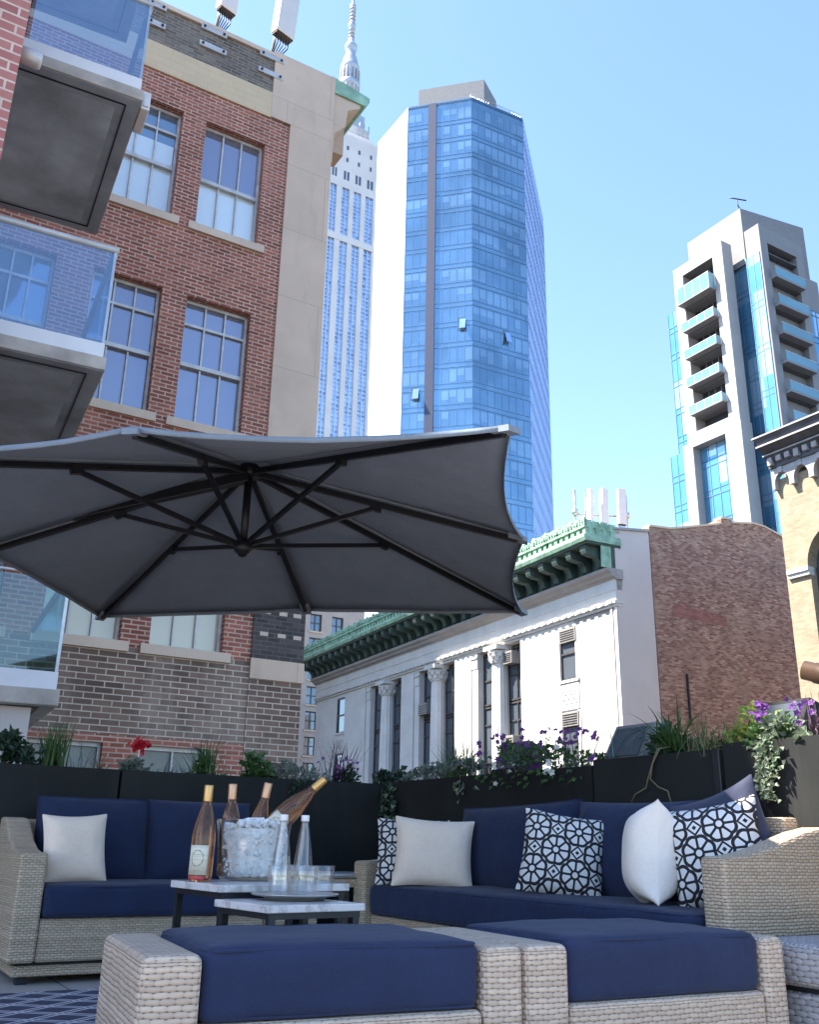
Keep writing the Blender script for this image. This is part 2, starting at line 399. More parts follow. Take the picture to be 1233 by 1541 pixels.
def pattern_mat():
    m = N('black_white_flower_print'); m.uv(); P = .138*1.4142
    u = m.math('DIVIDE', m.math('ADD', m._u, m._v), P); v = m.math('DIVIDE', m.math('SUBTRACT', m._u, m._v), P)
    x = m.math('SUBTRACT', m.math('FRACT', u), .5); y = m.math('SUBTRACT', m.math('FRACT', v), .5)
    r = m.math('SQRT', m.math('ADD', m.math('MULTIPLY', x, x), m.math('MULTIPLY', y, y)))
    th = m.math('ARCTAN2', y, x)
    def band(val, c, w): return m.math('LESS_THAN', m.math('ABSOLUTE', m.math('SUBTRACT', val, c)), w)
    # eight petals about the cell centre
    spoke = m.math('ABSOLUTE', m.math('SINE', m.math('MULTIPLY', th, 4)))
    sp = m.math('LESS_THAN', m.math('MULTIPLY', spoke, r), .135)
    sp = m.math('MULTIPLY', sp, m.math('GREATER_THAN', r, .10))
    sp = m.math('MULTIPLY', sp, m.math('LESS_THAN', r, .47))
    ring0 = band(r, .125, .035); ring1 = band(m.math('ADD', r, m.math('MULTIPLY', m.math('SUBTRACT', 1.0, spoke), .05)), .475, .048)
    # a small square in a square at the cell corners
    ax = m.math('SUBTRACT', .5, m.math('ABSOLUTE', x)); ay = m.math('SUBTRACT', .5, m.math('ABSOLUTE', y))
    dm = m.math('ADD', ax, ay); sq = band(m.math('MAXIMUM', ax, ay), .145, .028); sq2 = m.math('LESS_THAN', m.math('MAXIMUM', ax, ay), .05)
    f = sp
    for k in (ring0, ring1, sq, sq2): f = m.math('MAXIMUM', f, k)
    m.set(Base_Color=m.mix(f, (.70,.67,.64), (.016,.014,.018)), Roughness=.9)
    m.bump(m.math('ADD', m.noise(240, 2), m.math('MULTIPLY', f, .8)), .4, .004)
    return m.m
M['pattern'] = pattern_mat()

def rug_mat():
    m = N('navy_rug_weave'); m.uv(); P = .20
    u = m.math('DIVIDE', m._u, P*1.35); v = m.math('DIVIDE', m._v, P)
    a = m.math('FRACT', m.math('ADD', u, v)); b = m.math('FRACT', m.math('SUBTRACT', u, v))
    def dbl(t):
        l1 = m.math('LESS_THAN', m.math('ABSOLUTE', m.math('SUBTRACT', t, .12)), .045)
        l2 = m.math('LESS_THAN', m.math('ABSOLUTE', m.math('SUBTRACT', t, .30)), .045)
        return m.math('MAXIMUM', l1, l2)
    f = m.math('MAXIMUM', dbl(a), dbl(b))
    c = m.mix(f, (.030,.033,.065), (.62,.60,.62)); c = m.mix(m.math('MULTIPLY', m.noise(120, 3), .35), c, (.14,.14,.18))
    m.set(Base_Color=c, Roughness=.95); m.bump(m.noise(300, 2), .5, .004); return m.m
M['rug'] = rug_mat()

def leafmat(name, a, b, trans=.25):
    m = N(name); oi = m.noise(23, 2); c = m.mix(m.ramp(oi, .3, .7), a, b)
    m.set(Base_Color=c, Roughness=.55)
    tr = m.n('ShaderNodeBsdfTranslucent'); m.l(c, tr.inputs['Color']); mx = m.n('ShaderNodeMixShader'); mx.inputs[0].default_value = trans
    m.l(m.b.outputs[0], mx.inputs[1]); m.l(tr.outputs[0], mx.inputs[2]); m.l(mx.outputs[0], m.out.inputs['Surface']); return m.m
M['leaf_green'] = leafmat('green_leaf', (.035,.085,.025), (.085,.16,.045))
M['leaf_dark'] = leafmat('dark_leaf', (.014,.035,.02), (.04,.075,.04))
M['leaf_silver'] = leafmat('silver_leaf', (.10,.13,.10), (.22,.26,.21))
M['leaf_lime'] = leafmat('lime_leaf', (.16,.24,.035), (.32,.38,.08), .35)
M['leaf_ivy'] = leafmat('variegated_leaf', (.06,.11,.05), (.30,.34,.24))
M['leaf_blue'] = leafmat('blue_green_blade', (.07,.12,.10), (.17,.24,.24))
M['leaf_straw'] = leafmat('straw_blade', (.16,.13,.06), (.28,.24,.13))
M['leaf_purple'] = leafmat('purple_leaf', (.045,.02,.035), (.10,.05,.07))
M['petal_purple'] = leafmat('purple_petal', (.09,.02,.15), (.22,.07,.31), .3)
M['petal_red'] = leafmat('red_petal', (.45,.005,.015), (.62,.02,.04), .2)
M['petal_white'] = leafmat('white_petal', (.6,.6,.52), (.75,.75,.68), .3)

# ------------------------------------------------------------------ sun, sky, camera
SUN_AZ, SUN_EL = R(150), R(54)
S = Vector((math.cos(SUN_EL)*math.cos(SUN_AZ), math.cos(SUN_EL)*math.sin(SUN_AZ), math.sin(SUN_EL)))
w = bpy.data.worlds.new('World'); sc.world = w; w.use_nodes = True
sky = w.node_tree.nodes.new('ShaderNodeTexSky'); sky.sky_type = 'NISHITA'; sky.sun_disc = False
sky.sun_elevation = SUN_EL; sky.sun_rotation = math.pi/2 - SUN_AZ; sky.altitude = 10; sky.air_density = .95; sky.dust_density = .35; sky.ozone_density = 3.2
bg = w.node_tree.nodes['Background']; w.node_tree.links.new(sky.outputs[0], bg.inputs[0]); bg.inputs[1].default_value = .13
sl = bpy.data.lights.new('sun', 'SUN'); sl.energy = 5.0; sl.angle = R(.5); sl.color = (1, .93, .83)
so = bpy.data.objects.new('sun', sl); COL.objects.link(so); so.rotation_euler = S.to_track_quat('Z', 'Y').to_euler(); so.location = (-30, 20, 60)

F, W_, H_ = 1424., 1233, 1541
TH, ROLL, HZ, AZ = R(19.35), R(1.11), .67, R(59.1)
fwd = Vector((math.cos(AZ), math.sin(AZ), 0)); rgt = Vector((math.sin(AZ), -math.cos(AZ), 0)); upv = Vector((0, 0, 1))
Dv = fwd*math.cos(TH) + upv*math.sin(TH); Uv = -fwd*math.sin(TH) + upv*math.cos(TH)
Rv = rgt*math.cos(ROLL) + Uv*math.sin(ROLL); U2 = -rgt*math.sin(ROLL) + Uv*math.cos(ROLL)
cam = bpy.data.cameras.new('camera'); co = bpy.data.objects.new('camera', cam); COL.objects.link(co)
mt = Matrix((Rv, U2, -Dv)).transposed().to_4x4(); mt.translation = (0, 0, HZ); co.matrix_world = mt
cam.sensor_fit = 'VERTICAL'; cam.sensor_height = 36; cam.sensor_width = 36*W_/H_; cam.lens = 36*F/H_; cam.clip_start = .05; cam.clip_end = 5000
sc.camera = co
vs = sc.view_settings; vs.view_transform = 'Standard'; vs.look = 'None'; vs.gamma = 1; vs.use_curve_mapping = False; vs.exposure = 1.92
try:
    sc.cycles.use_denoising = True; sc.cycles.max_bounces = 10; sc.cycles.transparent_max_bounces = 12; sc.cycles.transmission_bounces = 10
    sc.cycles.caustics_refractive = False; sc.cycles.caustics_reflective = False; sc.cycles.sample_clamp_indirect = 8
except Exception: pass

# ------------------------------------------------------------------ ground and terrace
def ground():
    m = N('asphalt'); f = m.noise(.4, 5); m.set(Base_Color=m.mix(f, (.035,.035,.037), (.07,.07,.07)), Roughness=.9); m.bump(m.noise(30, 3), .3, .02)
    b = MB(); b.add([(-1500,-1500,-9),(1500,-1500,-9),(1500,1500,-9),(-1500,1500,-9)], [(0,1,2,3)])
    struct(b.build('street_ground', m.m, fix=False))
    p = N('terrace_paver'); p.uv()
    t = p.n('ShaderNodeTexBrick'); t.offset = 0; t.inputs['Scale'].default_value = 1; t.inputs['Brick Width'].default_value = .6; t.inputs['Row Height'].default_value = .6; t.inputs['Mortar Size'].default_value = .006
    t.inputs['Color1'].default_value = (.42,.37,.33,1); t.inputs['Color2'].default_value = (.36,.32,.29,1); t.inputs['Mortar'].default_value = (.1,.09,.08,1)
    p.l(p._uv, t.inputs['Vector']); c = p.mix(p.math('MULTIPLY', p.noise(5, 6), .4), t.outputs[0], (.30,.27,.25)); p.set(Base_Color=c, Roughness=.8); p.bump(p.noise(60, 3), .15, .005)
    b = MB(); b.box(-12, 3.95, -9, 6.62, -8.99, 0); struct(b.build('terrace_floor', p.m))
    b = MB(); b.box(.1, 2.6, 1.2, 4.93, .001, .012); o = b.build('outdoor_rug', M['rug'], root=(1.3, 3, 0)); tag(o, 'flat navy outdoor rug with a pale double-line diamond lattice under the seating', 'rug')
ground()

# ------------------------------------------------------------------ furniture helpers
def rbox_mb(cx, cy, cz, w, d, h, r, crown=0, n=14, seed=0, wr=.004):
    mb = MB(); idx = {}
    def P(i, j, k):
        if (i, j, k) in idx: return idx[(i, j, k)]
        u = Vector((2*i/n-1, 2*j/n-1, 2*k/n-1)); u2 = Vector([math.copysign(1-(1-abs(c))**1.7, c) for c in u])
        q = Vector((u2.x*w/2, u2.y*d/2, u2.z*h/2)); inn = Vector((max(-(w/2-r), min(w/2-r, q.x)), max(-(d/2-r), min(d/2-r, q.y)), max(-(h/2-r), min(h/2-r, q.z))))
        e = q - inn
        if e.length > 1e-6: q = inn + e.normalized()*r*min(1, max(abs(e.x), abs(e.y), abs(e.z))/r)
        cr = (1-u2.x**4)*(1-u2.y**4)
        q.z += crown*cr*(u2.z if u2.z > 0 else u2.z*.15)
        q.x += math.copysign(.35*crown*(1-u2.y**2)*(1-u2.z**2)*abs(u2.x)**3, u2.x); q.y += math.copysign(.5*crown*(1-u2.x**4)*(1-u2.z**2)*abs(u2.y)**3, u2.y)
        nz = mnoise.noise_vector(q*5 + Vector((seed*3.1, seed, 0)))*wr + mnoise.noise_vector(q*14 + Vector((seed, 0, 4)))*wr*.35; q += nz
        idx[(i, j, k)] = len(mb.v); mb.v.append((cx+q.x, cy+q.y, cz+q.z)); return idx[(i, j, k)]
    for a in range(n):
        for b in range(n):
            for f in ([P(a,b,0),P(a,b+1,0),P(a+1,b+1,0),P(a+1,b,0)], [P(a,b,n),P(a+1,b,n),P(a+1,b+1,n),P(a,b+1,n)],
                      [P(a,0,b),P(a+1,0,b),P(a+1,0,b+1),P(a,0,b+1)], [P(a,n,b),P(a,n,b+1),P(a+1,n,b+1),P(a+1,n,b)],
                      [P(0,a,b),P(0,a,b+1),P(0,a+1,b+1),P(0,a+1,b)], [P(n,a,b),P(n,a+1,b),P(n,a+1,b+1),P(n,a,b+1)]):
                mb.sm.add(len(mb.f)); mb.f.append(tuple(f))
    return mb
def piping(par, cx, cy, cz, w, d, h, r):
    o = r*.30; mb = MB()
    for zs in (1, -1):
        a, b_, z = w/2-o, d/2-o, cz + zs*(h/2-o); pts = []; rr = .03
        for sx, sy, t0 in ((1,1,0),(-1,1,90),(-1,-1,180),(1,-1,270)):
            for k in range(4): q = R(t0+30*k); pts.append((cx+sx*(a-rr)+rr*math.cos(q), cy+sy*(b_-rr)+rr*math.sin(q), z))
        full = []
        for p, q in zip(pts, pts[1:]+pts[:1]):
            n = max(1, int((Vector(q)-Vector(p)).length/.06))
            for k in range(n):
                c = Vector(p).lerp(Vector(q), k/n); c.z += mnoise.noise(c*6)*.002; full.append(c)
        full.append(full[0]); mb.tube(full, .0045, 6, cap=False)
    mb.build('piping', M['navy'], par)
def pillow_mb(w, h, t, seed=0, n=22, wr=.008, pinch=.07):
    mb = MB(); uvs = []; fs = []
    for side in (1, -1):
        for j in range(n+1):
            for i in range(n+1):
                u = 2*i/n-1; v = 2*j/n-1
                x = w/2*u*(1-pinch*(1-v*v)*u*u); z = h/2*v*(1-pinch*(1-u*u)*v*v)
                th = t/2*max(0, (1-abs(u)**3.2)*(1-abs(v)**3.2))**.62
                q = Vector((x*6, z*6, side*3+seed*7.7)); nn = mnoise.noise(q)*wr + mnoise.noise(q*2.6)*wr*.45
                # folds that fan out of the corners
                cr = max(0, abs(u)*abs(v)-.25); nn += math.sin((abs(u)-abs(v))*14+seed)*cr*wr*.8
                edge = 1-max(abs(u), abs(v))**6
                mb.v.append((x, side*(th+nn*edge), z)); uvs.append((x+.3*seed, z))
    m = (n+1)*(n+1)
    for j in range(n):
        for i in range(n):
            a = j*(n+1)+i; q = (a, a+1, a+n+2, a+n+1)
            fs.append(q); fs.append(tuple(k+m for k in q[::-1]))
    ring = [i for i in range(n)] + [j*(n+1)+n for j in range(n)] + [n*(n+1)+n-i for i in range(n)] + [(n-j)*(n+1) for j in range(n)]
    for a, b in zip(ring, ring[1:]+ring[:1]): fs.append((a, a+m, b+m, b))
    for f in fs:
        mb.uv[len(mb.f)] = [uvs[i] for i in f]; mb.sm.add(len(mb.f)); mb.f.append(f)
    return mb
def pillow(name, label, mat, w, h, t, base, yaw, lean, roll=0, seed=0, group='scatter cushions on the two sofas', cat='throw pillow', pinch=.07):
    mb = pillow_mb(w, h, t, seed, pinch=pinch); mb.v = [(x, y, z+h/2) for x, y, z in mb.v]
    o = mb.build(name, mat, root=(0, 0, 0)); o.location = base
    o.matrix_world = Matrix.Translation(base) @ Matrix.Rotation(R(yaw), 4, 'Z') @ Matrix.Rotation(R(lean), 4, 'X') @ Matrix.Translation((0, 0, h/2)) @ Matrix.Rotation(R(roll), 4, 'Y') @ Matrix.Translation((0, 0, -h/2))
    me = o.modifiers.new('sub', 'SUBSURF'); me.levels = 1; me.render_levels = 1
    return tag(o, label, cat, group)

# ------------------------------------------------------------------ left sofa (along X)
def sofa_left():
    t = thing('wicker_sofa', 'beige wicker sofa with navy cushions along the left planter behind the tables', 'sofa', (1.65, 5.57, 0), 'wicker sofas')
    prof = [(5.19,.10),(5.19,.598),(5.33,.600),(5.45,.615),(5.58,.655),(5.70,.715),(5.80,.765),(5.95,.775),(5.95,.10)]
    for x0, x1 in ((.93,1.06), (2.24,2.37)):
        b = MB(); b.prism(prof, lambda a, c, d: (d, a, c), x0, x1); b.build('arm', M['wicker_small'], t, bevel=.014)
    b = MB(); b.box(1.062, 2.238, 5.205, 5.93, .10, .295); b.build('seat_frame', M['wicker_small'], t, bevel=.012)
    b = MB(); b.box(1.062, 2.238, 5.85, 5.945, .297, .765); b.build('back_frame', M['wicker_small'], t, bevel=.014)
    b = MB(); b.box(.97, 2.33, 5.235, 5.91, .035, .085); b.build('plinth', M['wicker_small'], t, bevel=.008)
    for x in (1.0, 2.27):
        for y in (5.26, 5.85):
            b = MB(); b.box(x, x+.05, y, y+.05, 0, .1); b.build('foot', M['steel_dark'], t)
    b = MB(); b.box(.985, 2.315, 5.245, 5.9, .084, .101); b.build('shadow_gap_rail', M['steel_dark'], t)
    c = rbox_mb(1.65, 5.505, .372, 1.17, .66, .15, .03, .012, n=20, seed=1, wr=.007); sc_ = c.build('seat_cushion', M['navy'], t); piping(sc_, 1.65, 5.505, .372, 1.17, .66, .15, .03)
    for k, x in enumerate((1.40, 2.03)):
        mb = pillow_mb(.64, .47, .17, seed=3+k, pinch=.025); mt = Matrix.Translation((x, 5.73, .43)) @ Matrix.Rotation(R(-9), 4, 'X') @ Matrix.Translation((0, 0, .235))
        mb.v = [mt @ Vector(v) for v in mb.v]; mb.build('back_cushion', M['navy'], t)
sofa_left()
pillow('throw_pillow', 'small cream pillow at the left end of the left sofa', M['cream'], .35, .37, .15, (1.245, 5.42, .435), 3, -14, -2, seed=1, pinch=.09)

def sofa_right():
    t = thing('wicker_sofa', 'long wicker sofa with navy cushions along the right planter, its arm nearest at right', 'sofa', (3.1, 3.8, 0), 'wicker sofas')
    far = [(2.75,.10),(2.75,.575),(2.86,.58),(3.0,.60),(3.15,.64),(3.28,.70),(3.43,.76),(3.43,.10)]
    near = [(2.835,.10),(2.835,.648),(2.92,.652),(3.0,.664),(3.09,.684),(3.19,.712),(3.30,.742),(3.43,.765),(3.43,.10)]
    for pr, y0, y1 in ((near, 2.50, 2.615), (far, 5.02, 5.15)):
        b = MB(); b.prism(pr, lambda a, c, d: (a, d, c), y0, y1); b.build('arm', M['wicker_small'], t, bevel=.016)
    b = MB(); b.box(2.80, 3.42, 2.617, 5.018, .10, .295); b.build('seat_frame', M['wicker_small'], t, bevel=.012)
    b = MB(); b.box(3.335, 3.428, 2.617, 5.018, .297, .80); b.build('back_frame', M['wicker_small'], t, bevel=.014)
    b = MB(); b.box(2.86, 3.4, 2.53, 5.11, .035, .085); b.build('plinth', M['wicker_small'], t, bevel=.008)
    b = MB(); b.box(2.87, 3.39, 2.55, 5.1, .084, .101); b.build('shadow_gap_rail', M['steel_dark'], t)
    for x in (2.89, 3.32):
        for y in (2.55, 5.03):
            b = MB(); b.box(x, x+.05, y, y+.05, 0, .1); b.build('foot', M['steel_dark'], t)
    c = rbox_mb(3.07, 3.82, .376, .58, 2.385, .155, .03, .012, n=24, seed=5, wr=.008); sc_ = c.build('seat_cushion', M['navy'], t); piping(sc_, 3.07, 3.82, .376, .58, 2.385, .155, .03)
    for k, (y, wd, hh, ro) in enumerate(((4.32, 1.06, .47, 1.5), (3.42, .80, .46, -1))):
        mb = pillow_mb(wd, hh, .18, seed=8+k, pinch=.045); mt = Matrix.Translation((3.24, y, .43)) @ Matrix.Rotation(R(90), 4, 'Z') @ Matrix.Rotation(R(10), 4, 'X') @ Matrix.Translation((0, 0, hh/2)) @ Matrix.Rotation(R(ro), 4, 'Y')
        mb.v = [mt @ Vector(v) for v in mb.v]; mb.build('back_cushion', M['navy'], t)
sofa_right()
pillow('throw_pillow', 'cream pillow propped at the far end of the right sofa over a patterned one', M['cream'], .45, .38, .16, (2.95, 4.60, .445), -30, -15, 3, seed=2, pinch=.09)
pillow('throw_pillow', 'black and white flower-print pillow mostly hidden behind the cream one at the far sofa end', M['pattern'], .42, .37, .11, (2.925, 4.775, .45), -30, -14, 1, seed=3)
pillow('throw_pillow', 'black and white flower-print pillow in the middle of the right sofa', M['pattern'], .40, .395, .15, (3.02, 3.60, .445), -36, -15, 9, seed=5, pinch=.08)
pillow('throw_pillow', 'plump white pillow standing edge-on near the right end of the right sofa', M['cream_bright'], .36, .41, .23, (2.99, 3.03, .445), 54, 4, 4, seed=6, pinch=.13)
pillow('throw_pillow', 'black and white flower-print pillow tucked behind the near wicker arm', M['pattern'], .40, .41, .20, (3.09, 2.76, .45), -58, -8, -10, seed=7, pinch=.10)
pillow('throw_pillow', 'paler navy pillow with one corner pointing up behind the near wicker arm', M['navy_pale'], .50, .46, .16, (3.30, 2.85, .46), 90, -8, 14, seed=9, pinch=.12)

# ------------------------------------------------------------------ ottomans in the foreground
def ottoman(label, loc, W, rot, ar):
    t = thing('wicker_ottoman', label, 'ottoman', (0, 0, 0), 'wicker ottomans with navy cushions in the foreground'); D = .60; Ht = .415
    for x0, x1 in ((0, .147), (W-ar, W-.003)):
        b = MB(); b.box(x0, x1, 0, D, .10, Ht); b.build('arm', M['wicker'], t, bevel=.022, seg=3)
    b = MB(); b.box(.1485, W-ar-.0015, 0.004, D-.004, .10, .262); b.build('seat_frame', M['wicker'], t, bevel=.018, seg=3)
    b = MB(); b.box(.03, W-.03, .03, D-.03, .03, .098); b.build('plinth', M['wicker'], t, bevel=.01)
    for x in (.04, W-.09):
        for y in (.04, D-.09):
            b = MB(); b.box(x, x+.05, y, y+.05, 0, .04); b.build('foot', M['steel_dark'], t)
    cw, cx = W-.15-ar, (.15+W-ar)/2; c = rbox_mb(cx, D/2+.004, .344, cw, D-.02, .165, .028, .013, n=26, seed=W*9, wr=.007); sc_ = c.build('seat_cushion', M['navy'], t); piping(sc_, cx, D/2+.004, .344, cw, D-.02, .165, .028)
    t.location = loc; t.rotation_euler = (0, 0, R(rot)); return t
ottoman('wicker ottoman with a navy cushion between low arms, at bottom left', (.721, 2.37, 0), 1.03, -6.3, .125)
ottoman('wicker ottoman with a navy cushion, right of its twin and before the big arm', (1.749, 2.256, 0), 1.0, -3.2, .10)
def side_seat():
    t = thing('wicker_stool', 'grey wide-weave wicker stool in shade at the bottom right corner', 'stool', (3.2, 2.15, 0))
    b = MB(); b.box(2.80, 3.5, 1.95, 2.42, .262, .392); b.build('seat_frame', M['wicker_grey'], t, bevel=.03, seg=4)
    b = MB(); b.box(2.835, 3.47, 1.98, 2.39, .245, .263); b.build('shadow_gap_rail', M['steel_dark'], t)
    b = MB(); b.box(2.82, 3.49, 1.965, 2.41, .03, .246); b.build('base', M['wicker_grey'], t, bevel=.015)
    for x in (2.85, 3.4):
        for y in (1.99, 2.33):
            b = MB(); b.box(x, x+.05, y, y+.05, 0, .035); b.build('foot', M['steel_dark'], t)
side_seat()

# ------------------------------------------------------------------ tables
def table(label, corners_o, e1, w, d, z, th, rot, name='side_table'):
    t = thing(name, label, 'table', (0, 0, 0), 'marble topped nesting tables')
    b = MB(); b.box(0, w, 0, d, z-th, z); b.build('marble_top', M['marble'], t, bevel=.003)
    b = MB(); zz = z-th
    for y in (.012, d-.037): b.box(.012, w-.012, y, y+.025, zz-.018, zz-.001)
    for x in (.012, w-.037): b.box(x, x+.025, .037, d-.037, zz-.018, zz-.001)
    b.build('apron', M['steel_dark'], t)
    for x in (.014, w-.036):
        for y in (.014, d-.036):
            b = MB(); b.box(x, x+.022, y, y+.022, 0, zz-.018); b.build('leg', M['steel_dark'], t)
    t.location = corners_o; t.rotation_euler = (0, 0, R(rot)); return t
table('taller marble table with black legs carrying the ice bucket', (1.185, 3.13, 0), 0, .50, .40, .535, .024, 5)
table('lower marble table with black legs carrying the round tray', (1.19, 2.745, 0), 0, .345, .345, .495, .022, 6)
def corner_table():
    t = thing('corner_table', 'small wicker corner table with a grey glass top between the two sofas', 'table', (2.75, 5.25, 0))
    b = MB(); b.box(2.44, 3.0, 5.10, 5.70, .482, .502); b.build('glass_top', M['steel'], t, bevel=.006)
    b = MB(); b.box(2.455, 2.985, 5.115, 5.685, .432, .480); b.build('apron', M['wicker_small'], t, bevel=.008)
    for x in (2.46, 2.92):
        for y in (5.12, 5.62):
            b = MB(); b.box(x, x+.06, y, y+.06, 0, .43); b.build('leg', M['wicker_small'], t, bevel=.006)
corner_table()

# ------------------------------------------------------------------ things on the tables
WINE = [(.001,.0),(.036,.0),(.0405,.006),(.0410,.02),(.0410,.135),(.0395,.165),(.0340,.195),(.0260,.225),(.0190,.248),(.0158,.262),(.0148,.275),(.0148,.318),(.001,.318)]
def wine_bottle(label, base, tiltdir, cap, yaw=0, lab=True):
    t = thing('wine_bottle', label, 'bottle', (0, 0, 0), 'rose wine bottles by the ice bucket')
    b = MB(); b.lathe(WINE, 28, cap=False); b.build('bottle_glass', M['rose'], t)
    b = MB(); b.lathe([(.001,.3215),(.0150,.3215),(.0158,.317),(.0160,.268),(.0152,.262),(.0149,.262)][::-1], 20, cap=False); b.build('foil_cap', M[cap], t)
    if lab:
        n = 14; vs = []; a0, a1 = R(-52), R(52); r = .0418
        for z in (.022, .118):
            for k in range(n+1):
                a = a0+(a1-a0)*k/n; vs.append((r*math.sin(a), -r*math.cos(a), z))
        b = MB(); b.add(vs, [(k, k+1, n+2+k, n+1+k) for k in range(n)], smooth=True)
        lb = b.build('paper_label', M['label'], t, solid=.0006)
        def on(u, z, rr=.0424): a = u/r; return (rr*math.sin(a), -rr*math.cos(a), z)
        b = MB()
        for k in range(28):      # vine wreath
            a = 2*math.pi*k/28; b.tube([on(.021*math.cos(a), .076+.026*math.sin(a)), on(.021*math.cos(a+.2), .076+.026*math.sin(a+.2))], .0007+.0004*(k % 3), 4)
        for q, (u0, u1, z) in enumerate(((-.014,.012,.088),(-.012,.013,.080),(-.010,.008,.073),(-.024,-.004,.052),(-.012,.014,.036))): b.tube([on(u0+(u1-u0)*i/4, z) for i in range(5)], .0006, 4)
        b.build('label_print', M['label_ink'], lb)
        n = 8; vs = []; b = MB()
        for z in (.006, .018):
            for k in range(n+1):
                a = R(-45)+R(90)*k/n; vs.append((.0416*math.sin(a), -.0416*math.cos(a), z))
        b.add(vs, [(k, k+1, n+2+k, n+1+k) for k in range(n)], smooth=True); b.build('lower_label_strip', M['label_red'], t, solid=.0005)
    q = Vector((0, 0, 1)).rotation_difference(Vector(tiltdir).normalized())
    t.matrix_world = Matrix.Translation(base) @ q.to_matrix().to_4x4() @ Matrix.Rotation(R(yaw), 4, 'Z')
    return t
wine_bottle('rose wine bottle with gold foil and cream label standing beside the ice bucket', (1.205, 3.385, .5355), (.02, 0, 1), 'foil_gold', yaw=-42)
def at_top(top, d): d = Vector(d).normalized(); return Vector(top) - d*.318
for lab, top, d in (('rose wine bottle standing nearly upright in the left of the ice bucket', (1.345, 3.5, .868), (-.01, .02, 1)),
                    ('rose wine bottle leaning slightly right in the middle of the ice bucket', (1.475, 3.47, .876), (.17, -.03, 1)),
                    ('rose wine bottle leaning far out over the right rim of the ice bucket', (1.655, 3.36, .897), (.72, -.34, .76))):
    wine_bottle(lab, at_top(top, d), d, 'foil_copper' if 'right rim' not in lab else 'foil_gold', yaw=-30, lab='right rim' in lab)

def bucket():
    c = Vector((1.43, 3.47, .536)); t = thing('ice_bucket', 'clear oval acrylic tub full of ice and bottles on the taller table', 'ice bucket', c)
    def ring(rx, ry, z, n=40):
        ca, sa = math.cos(R(-15)), math.sin(R(-15)); out = []
        for k in range(n):
            a = 2*math.pi*k/n; x, y = rx*math.cos(a), ry*math.sin(a); out.append((c.x+x*ca-y*sa, c.y+x*sa+y*ca, c.z+z))
        return out
    prof = [(.108,.088,.0),(.115,.095,.004),(.122,.102,.05),(.131,.111,.13),(.140,.120,.203),(.142,.122,.206),(.140,.120,.209),(.137,.117,.206),(.128,.108,.13),(.118,.098,.05),(.111,.091,.010),(.02,.02,.008)]
    vs = []; fs = []; n = 40
    for p in prof: vs += ring(*p)
    for i in range(len(prof)-1):
        for k in range(n): fs.append((i*n+k, i*n+(k+1) % n, (i+1)*n+(k+1) % n, (i+1)*n+k))
    fs.append(tuple(range(n))[::-1]); fs.append(tuple((len(prof)-1)*n+k for k in range(n)))
    b = MB(); b.add(vs, fs, smooth=True); b.build('tub', M['acrylic'], t)
    b = MB(); rnd = random.Random(4)
    for k in range(1900):
        z = .014 + .185*rnd.random()**.8; sc_ = .84*(.104+.028*z/.2)/.132
        a = rnd.random()*6.283; rr = math.sqrt(rnd.random()); x = .120*rr*math.cos(a)*(.86+.7*z); y = .100*rr*math.sin(a)*(.86+.7*z)
        if z > .17: z += .018*(1-rr)
        ca, sa = math.cos(R(-15)), math.sin(R(-15)); p = c + Vector((x*ca-y*sa, x*sa+y*ca, z))
        q = Matrix.Rotation(rnd.random()*6, 3, Vector((rnd.random()-.5, rnd.random()-.5, rnd.random()-.5)).normalized()); h = .0045+.005*rnd.random()
        b.obox(p, q @ Vector((h,0,0)), q @ Vector((0,h*.8,0)), q @ Vector((0,0,h*.7)))
    core = []
    for (f_, z) in ((.80,.014),(.84,.06),(.86,.11),(.87,.16),(.80,.178),(.3,.186)):
        rx, ry = (.111+.026*z/.2)*f_, (.091+.026*z/.2)*f_; core.append([Vector(p)+mnoise.noise_vector(Vector(p)*60)*.003 for p in ring(rx, ry, z)])
    n = 40; b.add([p for r_ in core for p in r_], [(i*n+k, i*n+(k+1) % n, (i+1)*n+(k+1) % n, (i+1)*n+k) for i in range(5) for k in range(n)] + [tuple(range(n))[::-1], tuple(5*n+k for k in range(n))])
    o = b.build('crushed_ice', M['ice'], root=c); tag(o, 'crushed ice filling the clear tub around the wine bottles', 'ice'); o['kind'] = 'stuff'
bucket()
